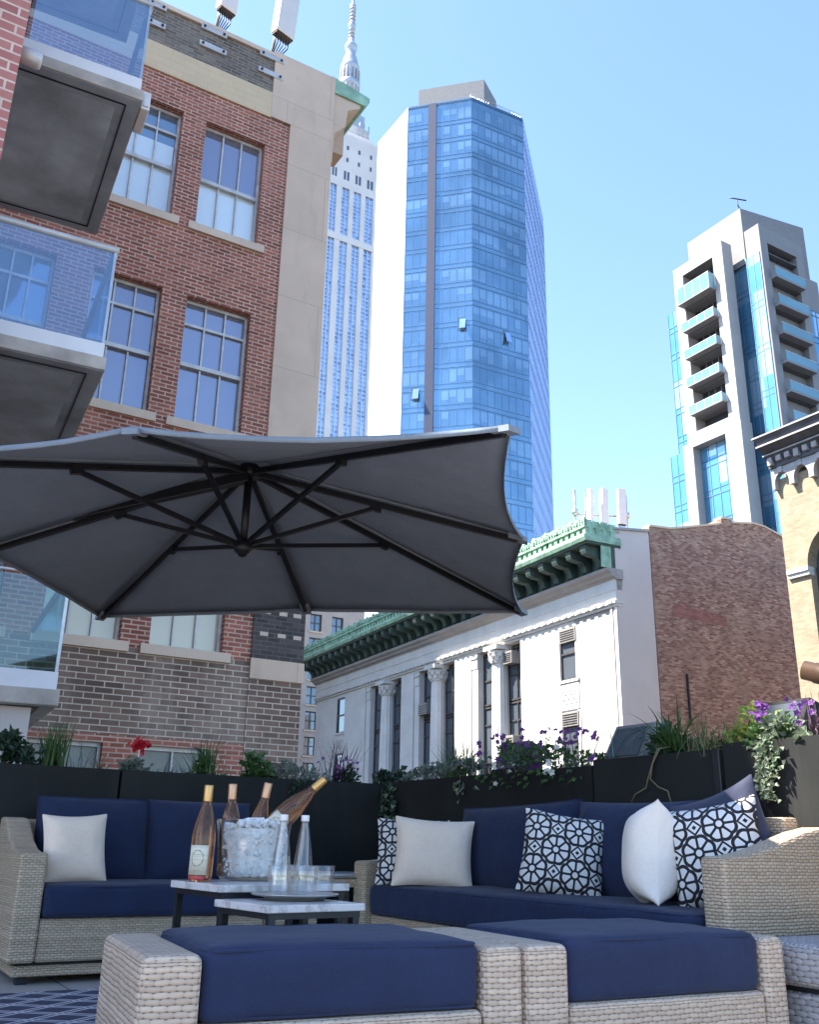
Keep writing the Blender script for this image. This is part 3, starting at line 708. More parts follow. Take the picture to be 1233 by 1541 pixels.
def tray():
    c = Vector((1.392, 3.0, .4955)); b = MB()
    b.lathe([(.001,.0),(.095,.0),(.098,.004),(.100,.008),(.135,.0135),(.140,.0165),(.1415,.0185),(.1395,.0195),(.128,.0165),(.108,.0135),(.001,.0135)], 48, c=c, cap=False)
    o = b.build('serving_tray', M['steel'], root=c); tag(o, 'round polished metal tray with water bottles and glasses on the lower table', 'tray')
    def wb(label, x, y):
        t = thing('water_bottle', label, 'bottle', (x, y, c.z+.0142), 'water bottles on the tray'); p = (x, y, c.z+.0142)
        out = [(.001,.0),(.034,.0),(.0365,.004),(.0365,.03),(.033,.075),(.027,.125),(.0205,.170),(.0150,.205),(.0125,.218),(.0122,.232)]
        inn = [(.0098,.232),(.0100,.218),(.0125,.205),(.018,.170),(.0245,.125),(.0305,.075),(.034,.03),(.034,.008),(.001,.006)]
        b = MB(); b.lathe(out+inn, 28, c=p, cap=False); b.build('bottle_glass', M['thin_glass'], t)
        b = MB(); b.lathe([(.001,.226),(.0130,.226),(.0138,.228),(.0138,.244),(.0130,.246),(.001,.246)], 20, c=p, cap=False); b.build('cap', M['cap_white'], t)
    wb('clear tapered water bottle with white cap, left of the pair on the tray', 1.352, 3.03)
    wb('clear tapered water bottle with white cap, right of the pair on the tray', 1.432, 3.035)
    g = 'glass tumblers on the tray'
    prof = [(.001,.0),(.030,.0),(.0325,.003),(.0355,.05),(.0375,.088),(.0370,.0890),(.0355,.088),(.0335,.05),(.0300,.010),(.001,.008)]
    b = MB(); b.lathe(prof, 28, cap=False); o = b.build('glass_tumbler', M['thin_glass'], root=(0, 0, 0))
    for k, (x, y, lb) in enumerate(((1.318, 2.965, 'empty clear tumbler nearest the left edge of the tray'), (1.395, 2.925, 'empty clear tumbler at the front middle of the tray'),
                               (1.468, 2.955, 'empty clear tumbler nearest the right edge of the tray'), (1.430, 2.968, 'empty clear tumbler behind and between the two right-hand tumblers'))):
        if k == 3: x, y = 1.40, 2.995+.008
        q = o if k == 0 else o.copy()
        if k: COL.objects.link(q)
        q.location = (x, y, c.z+.0142+.0005*k); tag(q, lb, 'glass', g)
tray()

# ------------------------------------------------------------------ cantilever umbrella
def umbrella():
    C0 = Vector((1.675, 4.475, 0)); e1 = Vector((1.75, 2.2, 0)).normalized(); e2 = Vector((-e1.y, e1.x, 0)); h = 1.42
    t = thing('cantilever_umbrella', 'open square charcoal cantilever umbrella with black ribs over the seating', 'umbrella', (-.35, 6.0, 0))
    tips = []
    for a, b in ((-1,-1),(0,-1),(1,-1),(1,0),(1,1),(0,1),(-1,1),(-1,0)):
        mid = (a == 0 or b == 0); k = 1.02 if mid else 1.0
        tips.append(C0 + e1*a*h*k + e2*b*h*k + Vector((0, 0, 2.135 if mid else 2.10)))
    top = C0 + Vector((0, 0, 2.575))
    mb = MB(); n = 10; mrad = 14
    for i in range(8):
        A, B = tips[i], tips[(i+1) % 8]; vs = []; fs = []
        for r in range(mrad+1):
            tt = .1 + .9*r/mrad
            for k in range(n+1):
                w_ = k/n; p = top.lerp(A.lerp(B, w_), tt); sag = 4*w_*(1-w_)
                inward = (C0 + Vector((0, 0, p.z)) - p); inward.z = 0
                p = p + inward*(.040*sag*tt**3) + Vector((0, 0, -.028*sag*tt*(1-.3*tt)))
                p.z += mnoise.noise(p*4)*.006
                vs.append(p)
        for r in range(mrad):
            for k in range(n): a = r*(n+1)+k; fs.append((a, a+1, a+n+2, a+n+1))
        mb.add(vs, fs, smooth=True)
        hem = []
        for k in range(n+1):
            p = vs[mrad*(n+1)+k]; hem += [p, p + Vector((0, 0, -.022))]
        mb.add(hem, [(2*k, 2*k+2, 2*k+3, 2*k+1) for k in range(n)], smooth=True)
    can = mb.build('canopy', M['canopy'], t, solid=.003, fix=False)
    mb = MB(); apex = top + Vector((0, 0, .125)); vs = [apex]; fs = []
    for i in range(8):
        for w_ in (0, .5):
            q = tips[i].lerp(tips[(i+1) % 8], w_); d = (q - top); vs.append(top + d*(.27 if w_ == 0 else .255) + Vector((0, 0, .085)))
    for k in range(16): fs.append((0, 1+k, 1+(k+1) % 16))
    mb.add(vs, fs, smooth=False); mb.build('vent_flap', M['canopy'], can, solid=.003, fix=False)
    hub = C0 + Vector((0, 0, 2.51)); low = C0 + Vector((0, 0, 2.115))
    for i, tp in enumerate(tips):
        arm = i == 5
        d = (tp - top).normalized(); a = top + Vector((0, 0, -.045)) + d*.05; b = tp + Vector((0, 0, -.03)) - d*.03
        m1 = MB(); m1.bar(a, b, .021, .030); rb = m1.build('rib', M['umbrella_metal'], t, bevel=.003)
        j = a.lerp(b, .47 if i % 2 else .44); m2 = MB(); m2.bar(low, j + Vector((0, 0, -.02)), .019, .022); m2.bar(j - d*.03 + Vector((0, 0, -.018)), j + d*.03 + Vector((0, 0, -.018)), .03, .04)
        m2.build('strut', M['umbrella_metal'], t)
        m3 = MB(); m3.obox(tp + Vector((0, 0, -.02)) - d*.03, d*.05, d.cross(Vector((0, 0, 1))).normalized()*.03, Vector((0, 0, .012))); m3.build('corner_pocket', M['canopy'], can)
    m = MB(); m.lathe([(.001,2.50),(.055,2.50),(.06,2.505),(.06,2.55),(.05,2.565),(.001,2.565)], 20, c=(C0.x, C0.y, 0), cap=False); m.build('hub', M['umbrella_metal'], t)
    m = MB(); m.tube([hub, low], .021, 14); m.build('centre_pole', M['umbrella_metal'], t)
    m = MB(); m.lathe([(.001,2.055),(.018,2.058),(.028,2.07),(.045,2.085),(.05,2.10),(.05,2.135),(.03,2.145),(.001,2.145)], 20, c=(C0.x, C0.y, 0), cap=False); m.build('lower_hub', M['umbrella_metal'], t)
    mast = C0 + e2*2.42; m = MB(); a = hub + Vector((0, 0, -.01)); b = mast + Vector((0, 0, 2.02)); m.bar(a, b, .045, .06); m.build('arm', M['umbrella_metal'], t, bevel=.006)
    m = MB(); m.tube([mast + Vector((0, 0, .05)), mast + Vector((0, 0, 2.25))], .04, 16); m.build('mast', M['umbrella_metal'], t)
    m = MB(); m.box(mast.x-.4, mast.x+.4, mast.y-.4, mast.y+.1, .0, .06); m.build('base', M['steel_dark'], t, bevel=.01)
umbrella()

# ------------------------------------------------------------------ planters
def planter(label, x0, x1, y0, y1, h):
    t = thing('planter', label, 'planter', ((x0+x1)/2, (y0+y1)/2, 0), 'black metal planters edging the terrace')
    b = MB(); w_ = .03
    b.box(x0, x1, y0, y0+w_, 0, h); b.box(x0, x1, y1-w_, y1, 0, h); b.box(x0, x0+w_, y0+w_, y1-w_, 0, h); b.box(x1-w_, x1, y0+w_, y1-w_, 0, h)
    b.build('box_wall', M['planter'], t)
    b = MB(); b.box(x0+w_, x1-w_, y0+w_, y1-w_, .02, h-.05); b.build('soil_fill', M['soil'], t)
planter('left planter section between the frame edge and the joint behind the white pillow', -1.2, 1.588, 6.05, 6.5, 1.07)
planter('left planter section running from the joint to the corner', 1.604, 3.47, 6.05, 6.5, 1.07)
planter('right planter section at the dark corner end', 3.48, 3.92, 3.90, 6.5, 1.08)
planter('right planter section behind the middle of the long sofa', 3.48, 3.92, 3.082, 3.885, 1.105)
planter('right planter section nearest the right edge, past the black post', 3.48, 3.92, 1.2, 3.02, 1.125)
def post():
    b = MB(); b.box(3.462, 3.50, 3.028, 3.072, 0, 1.10); o = b.build('post', M['steel_dark'], root=(3.48, 3.05, 0), bevel=.004); tag(o, 'slim black post in the gap between two right planters', 'post')
post()

# ------------------------------------------------------------------ plants
rp = random.Random(21)
def leaf(mb, p, d, L, W, up=None, fold=.25):
    d = Vector(d).normalized(); up = Vector(up) if up else Vector((rp.uniform(-1,1), rp.uniform(-1,1), rp.uniform(.2,1.4)))
    a = d.cross(up); a = a.normalized() if a.length > 1e-4 else d.orthogonal().normalized(); n = a.cross(d)
    p = Vector(p); m = p + d*L*.45
    mb.add([p, m + a*W/2 + n*W*fold, p + d*L - n*L*.12, m - a*W/2 + n*W*fold, m], [(0, 1, 4), (0, 4, 3), (1, 2, 4), (4, 2, 3)])
def blade(mb, p, az, lean, L, W, droop, n=7):
    p = Vector(p); h = Vector((math.cos(az), math.sin(az), 0)); side = Vector((-h.y, h.x, 0)); vs = []; th = lean
    for i in range(n+1):
        w_ = W*(1-(i/n)**1.6)*.5 + .0006; vs += [p - side*w_, p + side*w_]
        p = p + (Vector((0, 0, 1))*math.cos(th) + h*math.sin(th))*L/n; th += droop/n
    mb.add(vs, [(2*i, 2*i+1, 2*i+3, 2*i+2) for i in range(n)], smooth=True)
def bush(c, rx, ry, h, n, L, W, bottom=0):
    mb = MB(); cl = [(rp.gauss(0, .45), rp.gauss(0, .45), rp.random()) for _ in range(max(5, n//45))]
    n = int(n*1.5)
    for k in range(n):
        q = cl[k % len(cl)]; x = max(-1, min(1, q[0] + rp.gauss(0, .22))); y = max(-1, min(1, q[1] + rp.gauss(0, .22)))
        z = min(1, max(0, q[2]*.8 + rp.gauss(.1, .16)))*(1-.45*(x*x+y*y))
        s_ = rp.uniform(.6, 1.3); leaf(mb, (c[0]+x*rx, c[1]+y*ry, c[2]+bottom+z*h), (x+rp.gauss(0, .6), y+rp.gauss(0, .6), .35+rp.gauss(0, .5)), L*s_, W*s_)
    for q in cl:
        mb.tube([(c[0], c[1], c[2]-.04), (c[0]+q[0]*rx*.5, c[1]+q[1]*ry*.5, c[2]+q[2]*h*.4), (c[0]+q[0]*rx, c[1]+q[1]*ry, c[2]+q[2]*h*.75)], .0025, 4)
    return mb
def blossoms(pts, size, n=5):
    mb = MB()
    for p in pts:
        ax = Vector((-.6+rp.gauss(0, .4), -.5+rp.gauss(0, .4), .4+rp.gauss(0, .4))).normalized(); a = ax.orthogonal().normalized(); b = ax.cross(a); s_ = size*rp.uniform(.75, 1.2)
        for k in range(n):
            t = 6.283*k/n; d = a*math.cos(t) + b*math.sin(t); leaf(mb, p, d + ax*.35, s_, s_*.95, up=ax, fold=.1)
    return mb
def cluster(c, r, k): return [(c[0]+rp.gauss(0, r), c[1]+rp.gauss(0, r), c[2]+rp.gauss(0, r*.8)) for _ in range(k)]
def plant(name, label, c, cat='plant'):
    return thing(name, label, cat, c, 'plants growing in the black planters')
ZL, ZR = 1.03, 1.07
def plants_left():
    c = (.98, 6.25, ZL); t = plant('leafy_shrub', 'dark blue-green leafy shrub at the left edge of the left planter', c); bush(c, .20, .14, .23, 260, .06, .032).build('foliage', M['leaf_dark'], t)
    c = (1.21, 6.24, ZL); t = plant('grass_clump', 'tall bright green grass clump standing left in the left planter', c); mb = MB()
    for k in range(110): blade(mb, (c[0]+rp.gauss(0, .035), c[1]+rp.gauss(0, .03), ZL), rp.random()*6.28, rp.uniform(0, .3), rp.uniform(.2, .37), .010, rp.uniform(0, .8))
    for a, L in ((2.6, .42), (2.9, .36), (.3, .4)): blade(mb, c, a, .15, L, .008, 1.2)
    mb.build('blades', M['leaf_green'], t)
    c = (1.50, 6.24, ZL); t = plant('sedge', 'sparse straw-coloured sedge arching between grass clump and red flower', c); mb = MB()
    for k in range(40): blade(mb, (c[0]+rp.gauss(0, .02), c[1], ZL), rp.random()*6.28, rp.uniform(.1, .8), rp.uniform(.12, .25), .004, rp.uniform(.6, 2))
    mb.build('blades', M['leaf_straw'], t)
    c = (1.74, 6.23, ZL); t = plant('geranium', 'red geranium with silvery leaves in the left planter', c); bush(c, .12, .10, .15, 190, .045, .036).build('foliage', M['leaf_silver'], t)
    blossoms(cluster((1.725, 6.2, 1.235), .018, 34), .026).build('flower_head', M['petal_red'], t)
    c = (1.98, 6.25, ZL); t = plant('sedge', 'low brown and grey sedge between geranium and spiky plant', c); mb = MB()
    for k in range(70): blade(mb, (c[0]+rp.gauss(0, .06), c[1]+rp.gauss(0, .03), ZL), rp.random()*6.28, rp.uniform(.1, .9), rp.uniform(.10, .22), .005, rp.uniform(.3, 1.5))
    mb.build('blades', M['leaf_blue'], t)
    c = (2.19, 6.24, ZL); t = plant('spiky_plant', 'upright spiky green plant with pale blue drooping blades in left planter', c); mb = MB()
    for k in range(60): blade(mb, (c[0]+rp.gauss(0, .03), c[1]+rp.gauss(0, .03), ZL), rp.random()*6.28, rp.uniform(0, .45), rp.uniform(.18, .34), .013, rp.uniform(0, .7))
    mb.build('blades', M['leaf_green'], t); mb = MB()
    for k in range(14): blade(mb, (c[0]-.02, c[1]-.03, ZL+.15), rp.uniform(2.2, 4.2), .5, rp.uniform(.12, .22), .012, 1.8)
    mb.build('pale_blades', M['leaf_blue'], t); bush((2.2, 6.22, ZL), .10, .09, .15, 120, .05, .028).build('foliage', M['leaf_green'], t)
    c = (2.52, 6.22, ZL); t = plant('round_leaf_plant', 'low bright green round-leaved plant in the left planter', c); bush(c, .13, .1, .19, 190, .05, .042).build('foliage', M['leaf_green'], t)
    c = (2.83, 6.22, ZL); t = plant('silver_mound', 'silver-grey feathery mound right of the round-leaved plant', c); bush(c, .22, .12, .17, 460, .045, .012).build('foliage', M['leaf_silver'], t)
    c = (3.02, 6.08, ZL); t = plant('trailing_vine', 'small dark vine trailing down the left planter behind the bottles', c); mb = MB()
    for k in range(60): leaf(mb, (2.72+.12*rp.random(), 6.035-.03*rp.random(), 1.08-.22*rp.random()**1.5), (rp.gauss(0, .6), -.5, -.6), .045, .03)
    mb.tube([(2.78, 6.1, 1.06), (2.78, 6.03, 1.05), (2.77, 6.03, .88)], .003, 4); mb.build('foliage', M['leaf_dark'], t)
    c = (3.2, 6.24, ZL); t = plant('purple_sage', 'dark spiky sage with small purple flowers near the planter corner', c); mb = MB()
    for k in range(46): blade(mb, (c[0]+rp.gauss(0, .05), c[1]+rp.gauss(0, .03), ZL), rp.random()*6.28, rp.uniform(0, .4), rp.uniform(.2, .38), .009, rp.uniform(0, .8))
    for a in (2.7, 3.3, .2, 5.9): blade(mb, c, a, .25, .46, .006, 1.9)
    mb.build('blades', M['leaf_purple'], t); bush(c, .12, .10, .2, 170, .045, .02).build('foliage', M['leaf_dark'], t)
    blossoms([(3.2+rp.gauss(0, .09), 6.18+rp.gauss(0, .04), 1.1+.14*rp.random()) for _ in range(26)], .016).build('flowers', M['petal_purple'], t)
plants_left()
def plants_right():
    c = (3.56, 6.1, ZR); t = plant('ivy', 'dark ivy with pale leaves hanging down at the planter corner', c); mb = MB(); m2 = MB(); bush((3.6, 6.15, ZR), .13, .13, .2, 150, .055, .04).build('foliage', M['leaf_dark'], t)
    for s_ in range(7):
        y = 5.88 + .24*rp.random(); L = rp.uniform(.35, .75); x = 3.462; pts = [(3.55, y, 1.08), (x, y, 1.09)]
        for k in range(10): pts.append((x-.012*rp.random(), y+.02*math.sin(k+s_)+rp.gauss(0, .008), 1.09-L*(k+1)/10))
        mb.tube(pts, .002, 4)
        for q in pts[2:]:
            for k in range(4): leaf(mb if rp.random() < .72 else m2, Vector(q) + Vector((-.01, rp.gauss(0, .02), rp.gauss(0, .02))), (-.5, rp.gauss(0, .8), -.5+rp.gauss(0, .4)), rp.uniform(.03, .055), .034)
    mb.build('trailing_stems', M['leaf_dark'], t); m2.build('pale_leaves', M['leaf_ivy'], t)
    c = (3.62, 5.66, ZR); t = plant('silver_creeper', 'low silver creeper along the right planter near the corner', c); bush(c, .14, .26, .13, 380, .04, .022).build('foliage', M['leaf_silver'], t)
    c = (3.63, 5.34, ZR); t = plant('grass_clump', 'feathery green grass clump rising over the right planter', c); mb = MB()
    for k in range(130): blade(mb, (c[0]+rp.gauss(0, .05), c[1]+rp.gauss(0, .06), ZR), rp.random()*6.28, rp.uniform(0, .55), rp.uniform(.14, .32), .006, rp.uniform(0, 1.2))
    mb.build('blades', M['leaf_green'], t); bush((3.6, 5.25, ZR), .12, .18, .13, 200, .04, .02).build('foliage', M['leaf_silver'], t)
    t = plant('white_trailer', 'tiny white-leaved sprig hanging on the right planter below the grass', (3.47, 5.1, ZR)); mb = MB()
    for k in range(16): leaf(mb, (3.468, 5.12+rp.gauss(0, .03), 1.03+rp.gauss(0, .035)), (-.5, rp.gauss(0, .7), -.6), .04, .028)
    mb.tube([(3.55, 5.12, 1.07), (3.474, 5.12, 1.09), (3.47, 5.12, 1.0)], .002, 4); mb.build('foliage', M['leaf_ivy'], t)
    for nm, y, lb in (('petunia', 4.66, 'purple petunia mound left of the middle floodlight, nearer the corner'), ('petunia', 4.22, 'purple petunia mound just left of the grey wedge floodlight')):
        c = (3.58, y, ZR); t = plant(nm, lb, c); bush(c, .17, .27, .19, 210, .036, .022).build('foliage', M['leaf_green'], t)
        mb = MB()
        for k in range(30): leaf(mb, (3.465-.02*rp.random(), y+rp.gauss(0, .15), 1.09-.09*rp.random()), (-.6, rp.gauss(0, .6), -.4), .036, .024)
        mb.build('overhang', M['leaf_green'], t)
        pts = []
        for q in range(15): pts += cluster((3.50+.12*rp.random(), y+rp.gauss(0, .19), 1.09+.22*rp.random()), .016, 3)
        blossoms(pts, .020).build('flowers', M['petal_purple'], t)
        blossoms(cluster((3.46, y-.02, 1.10), .05, 8), .022).build('pale_flowers', M['petal_white'], t)
        mb = MB(); 
        for k in range(22): blade(mb, (3.58+rp.gauss(0, .06), y+rp.gauss(0, .17), ZR), rp.random()*6.28, rp.uniform(.05, .5), rp.uniform(.16, .33), .004, rp.uniform(0, .9))
        mb.build('stems', M['leaf_purple'], t)
    c = (3.60, 3.44, ZR); t = plant('spider_plant', 'spider plant with arching blades and two long pale runners', c); mb = MB()
    for k in range(46): blade(mb, (c[0]+rp.gauss(0, .03), c[1]+rp.gauss(0, .03), ZR), rp.random()*6.28, rp.uniform(.1, .6), rp.uniform(.26, .46), .015, rp.uniform(.8, 2.2), 9)
    for a, l_ in ((2.2, .55), (2.0, .5), (1.6, .5), (3.6, .52), (3.2, .48)): blade(mb, c, a, .3, l_, .012, 2.4, 10)
    mb.build('blades', M['leaf_green'], t); mb = MB()
    mb.tube([(3.58, 3.42, 1.15), (3.48, 3.42, 1.13), (3.455, 3.44, 1.05), (3.45, 3.46, 1.0), (3.45, 3.48, .95), (3.45, 3.56, .92), (3.45, 3.60, .865)], .0035, 5)
    mb.tube([(3.59, 3.40, 1.15), (3.48, 3.405, 1.13), (3.452, 3.43, 1.06), (3.45, 3.45, .99), (3.45, 3.40, .95), (3.45, 3.34, .93), (3.45, 3.32, .86)], .0035, 5)
    mb.build('runners', M['leaf_straw'], t); bush((3.66, 3.42, ZR), .12, .10, .2, 130, .07, .05).build('foliage', M['leaf_dark'], t)
    c = (3.60, 3.21, ZR); t = plant('fine_grass', 'fine olive and straw grass tuft beside the spider plant', c); mb = MB(); m2 = MB()
    for k in range(150): blade(mb if k % 3 else m2, (c[0]+rp.gauss(0, .06), c[1]+rp.gauss(0, .08), ZR), rp.random()*6.28, rp.uniform(0, .6), rp.uniform(.12, .24), .004, rp.uniform(0, 1.2))
    mb.build('blades', M['leaf_green'], t); m2.build('dry_blades', M['leaf_straw'], t); bush(c, .10, .12, .14, 160, .03, .012).build('foliage', M['leaf_green'], t)
    c = (3.58, 2.92, ZR+.03); t = plant('coleus', 'yellow-green coleus in front of the dark-faced floodlight', c); bush(c, .13, .15, .19, 230, .042, .024).build('foliage', M['leaf_lime'], t)
    c = (3.56, 2.76, ZR+.03); t = plant('petunia', 'single purple petunia beside the yellow-green coleus', c); bush(c, .12, .12, .13, 110, .036, .022).build('foliage', M['leaf_green'], t)
    blossoms(cluster((3.47, 2.775, 1.245), .02, 13), .020).build('flowers', M['petal_purple'], t)
    c = (3.50, 2.74, ZR+.03); t = plant('ivy', 'variegated ivy trailing down the right planter beside the navy pillow', c); mb = MB(); bush((3.52, 2.72, ZR+.02), .09, .10, .12, 150, .042, .034).build('foliage', M['leaf_ivy'], t)
    for s_ in range(6):
        y = 2.68+.11*rp.random(); L = rp.uniform(.12, .27); pts = [(3.5, y, 1.14), (3.462, y, 1.14)] + [(3.46-.01*rp.random(), y+rp.gauss(0, .012), 1.14-L*(k+1)/8) for k in range(8)]
        mb.tube(pts, .002, 4)
        for q in pts[2:]:
            for k in range(5): leaf(mb, Vector(q) + Vector((-.008, rp.gauss(0, .018), rp.gauss(0, .015))), (-.5, rp.gauss(0, .9), -.3+rp.gauss(0, .4)), rp.uniform(.022, .04), .024)
    mb.build('trailing_stems', M['leaf_ivy'], t)
    c = (3.58, 2.58, ZR+.03); t = plant('purple_sage', 'dark red-stemmed sage with violet flowers at the right edge', c); mb = MB()
    for k in range(30): blade(mb, (c[0]+rp.gauss(0, .04), c[1]+rp.gauss(0, .04), ZR+.02), rp.random()*6.28, rp.uniform(0, .4), rp.uniform(.14, .25), .006, .4)
    mb.build('stems', M['leaf_purple'], t); bush(c, .1, .1, .12, 50, .035, .016).build('foliage', M['leaf_purple'], t)
    blossoms([(3.52+rp.gauss(0, .04), 2.60+rp.gauss(0, .05), 1.16+.12*rp.random()) for _ in range(12)], .017).build('flowers', M['petal_purple'], t)
plants_right()
def wisps():
    for (c, L, lb) in (((1.36, 6.22, ZL), .30, 'few thin arching grass wisps between the tall grass and the sedge'), ((2.36, 6.22, ZL), .26, 'few thin arching grass wisps left of the round-leaved plant'),
                       ((3.04, 6.2, ZL), .40, 'tall thin arching grass wisps beside the purple sage'), ((3.6, 5.0, ZR), .30, 'few thin arching grass wisps left of the petunias'), ((3.6, 3.85, ZR), .30, 'few thin grass wisps beside the grey floodlight')):
        t = plant('grass_wisp', lb, c); mb = MB()
        for k in range(16): blade(mb, (c[0]+rp.gauss(0, .03), c[1]+rp.gauss(0, .05), c[2]), rp.random()*6.28, rp.uniform(.05, .6), L*rp.uniform(.5, 1), .0045, rp.uniform(.4, 1.8))
        mb.build('blades', M['leaf_straw' if L < .3 else 'leaf_blue'], t)
wisps()
def floodlight(label, y0, y1, x, z, dark):
    t = thing('floodlight', label, 'floodlight', (x, (y0+y1)/2, z), 'wedge floodlights in the right planter')
    prof = [(x-.02, z), (x+.2, z), (x+.2, z+.17), (x+.10, z+.20)]
    b = MB(); b.prism(prof, lambda a, c, d: (a, d, c), y0, y1); b.build('housing', M['planter'] if dark else plain('grey_housing', (.13,.13,.12), .6), t, bevel=.006)
    nrm = Vector((-.2, 0, .12)).normalized(); cen = Vector((x+.04, (y0+y1)/2, z+.10)) + nrm*.004
    b = MB(); b.obox(cen, Vector((0, (y1-y0)/2-.03, 0)), Vector((.12, 0, .2)).normalized()*.088, nrm*.004); b.build('glass_face', M['win_dark'], t)
    b = MB(); b.tube([(x+.1, (y0+y1)/2, z-.06), (x+.1, (y0+y1)/2, z+.02)], .015, 8); b.build('stake', M['steel_dark'], t)
floodlight('black wedge floodlight half hidden in the petunias nearest the corner', 4.72, 4.98, 3.62, 1.09, True)
floodlight('grey wedge floodlight between the petunias and the spider plant', 3.64, 3.93, 3.60, 1.10, False)
floodlight('wedge floodlight with dark glass face behind the yellow-green coleus', 2.74, 3.05, 3.66, 1.13, True)
def spot():
    t = thing('spotlight', 'brown cylindrical spotlight poking in at the right edge above the planter', 'spotlight', (3.7, 2.3, ZR))
    a = Vector((3.68, 2.695, 1.435)); d = Vector((.12, -.36, -.13)).normalized(); b = MB()
    b.tube([a, a+d*.05, a+d*.051, a+d*.26], [.043, .043, .047, .047], 20); b.build('barrel', M['pot_brown'], t)
    b = MB(); b.tube([a - d*.002, a + d*.004], .038, 20); b.build('lens', M['win_dark'], t)
    p = a+d*.2; b = MB(); b.tube([p, (p.x, p.y-.02, ZR-.02)], .014, 8); b.build('stem', M['steel_dark'], t)
spot()

# ------------------------------------------------------------------ brick office building (left)
def sash_window(fr, t, s0, s1, z0, z1, rail=.5, transom=None, cols=3, mats=('win_a', 'win_a'), sill=True, dp=-.17, name='window'):
    b = MB(); f = .042
    fr.box(b, s0, s0+f, z0, z1, dp-.05, dp+.03); fr.box(b, s1-f, s1, z0, z1, dp-.05, dp+.03); fr.box(b, s0+f, s1-f, z1-f*1.3, z1, dp-.05, dp+.03); fr.box(b, s0+f, s1-f, z0, z0+f, dp-.05, dp+.03)
    zm = z0 + (z1-z0)*rail
    fr.box(b, s0+f, s1-f, zm-.035, zm+.035, dp-.045, dp+.045)
    for k in range(1, cols):
        x = s0+f + (s1-s0-2*f)*k/cols; fr.box(b, x-.013, x+.013, z0+f, zm-.035, dp-.04, dp+.012); fr.box(b, x-.013, x+.013, zm+.035, z1-f*1.3, dp-.03, dp+.022)
    if transom: zt = z0+(z1-z0)*transom; fr.box(b, s0+f, s1-f, zt-.022, zt+.022, dp-.03, dp+.024)
    o = b.build(name, M['steel_light'], t)
    for (a, c, m, d) in ((z0+f, zm-.035, mats[0], dp-.032), (zm+.035, z1-f*1.3, mats[1], dp-.022)):
        b = MB(); fr.box(b, s0+f, s1-f, a, c, d-.006, d); b.build('pane', M[m], o)
    if sill:
        b = MB(); fr.box(b, s0-.12, s1+.12, z0-.14, z0-.002, -.2, .05); b.build('sill', M['sill'], o)
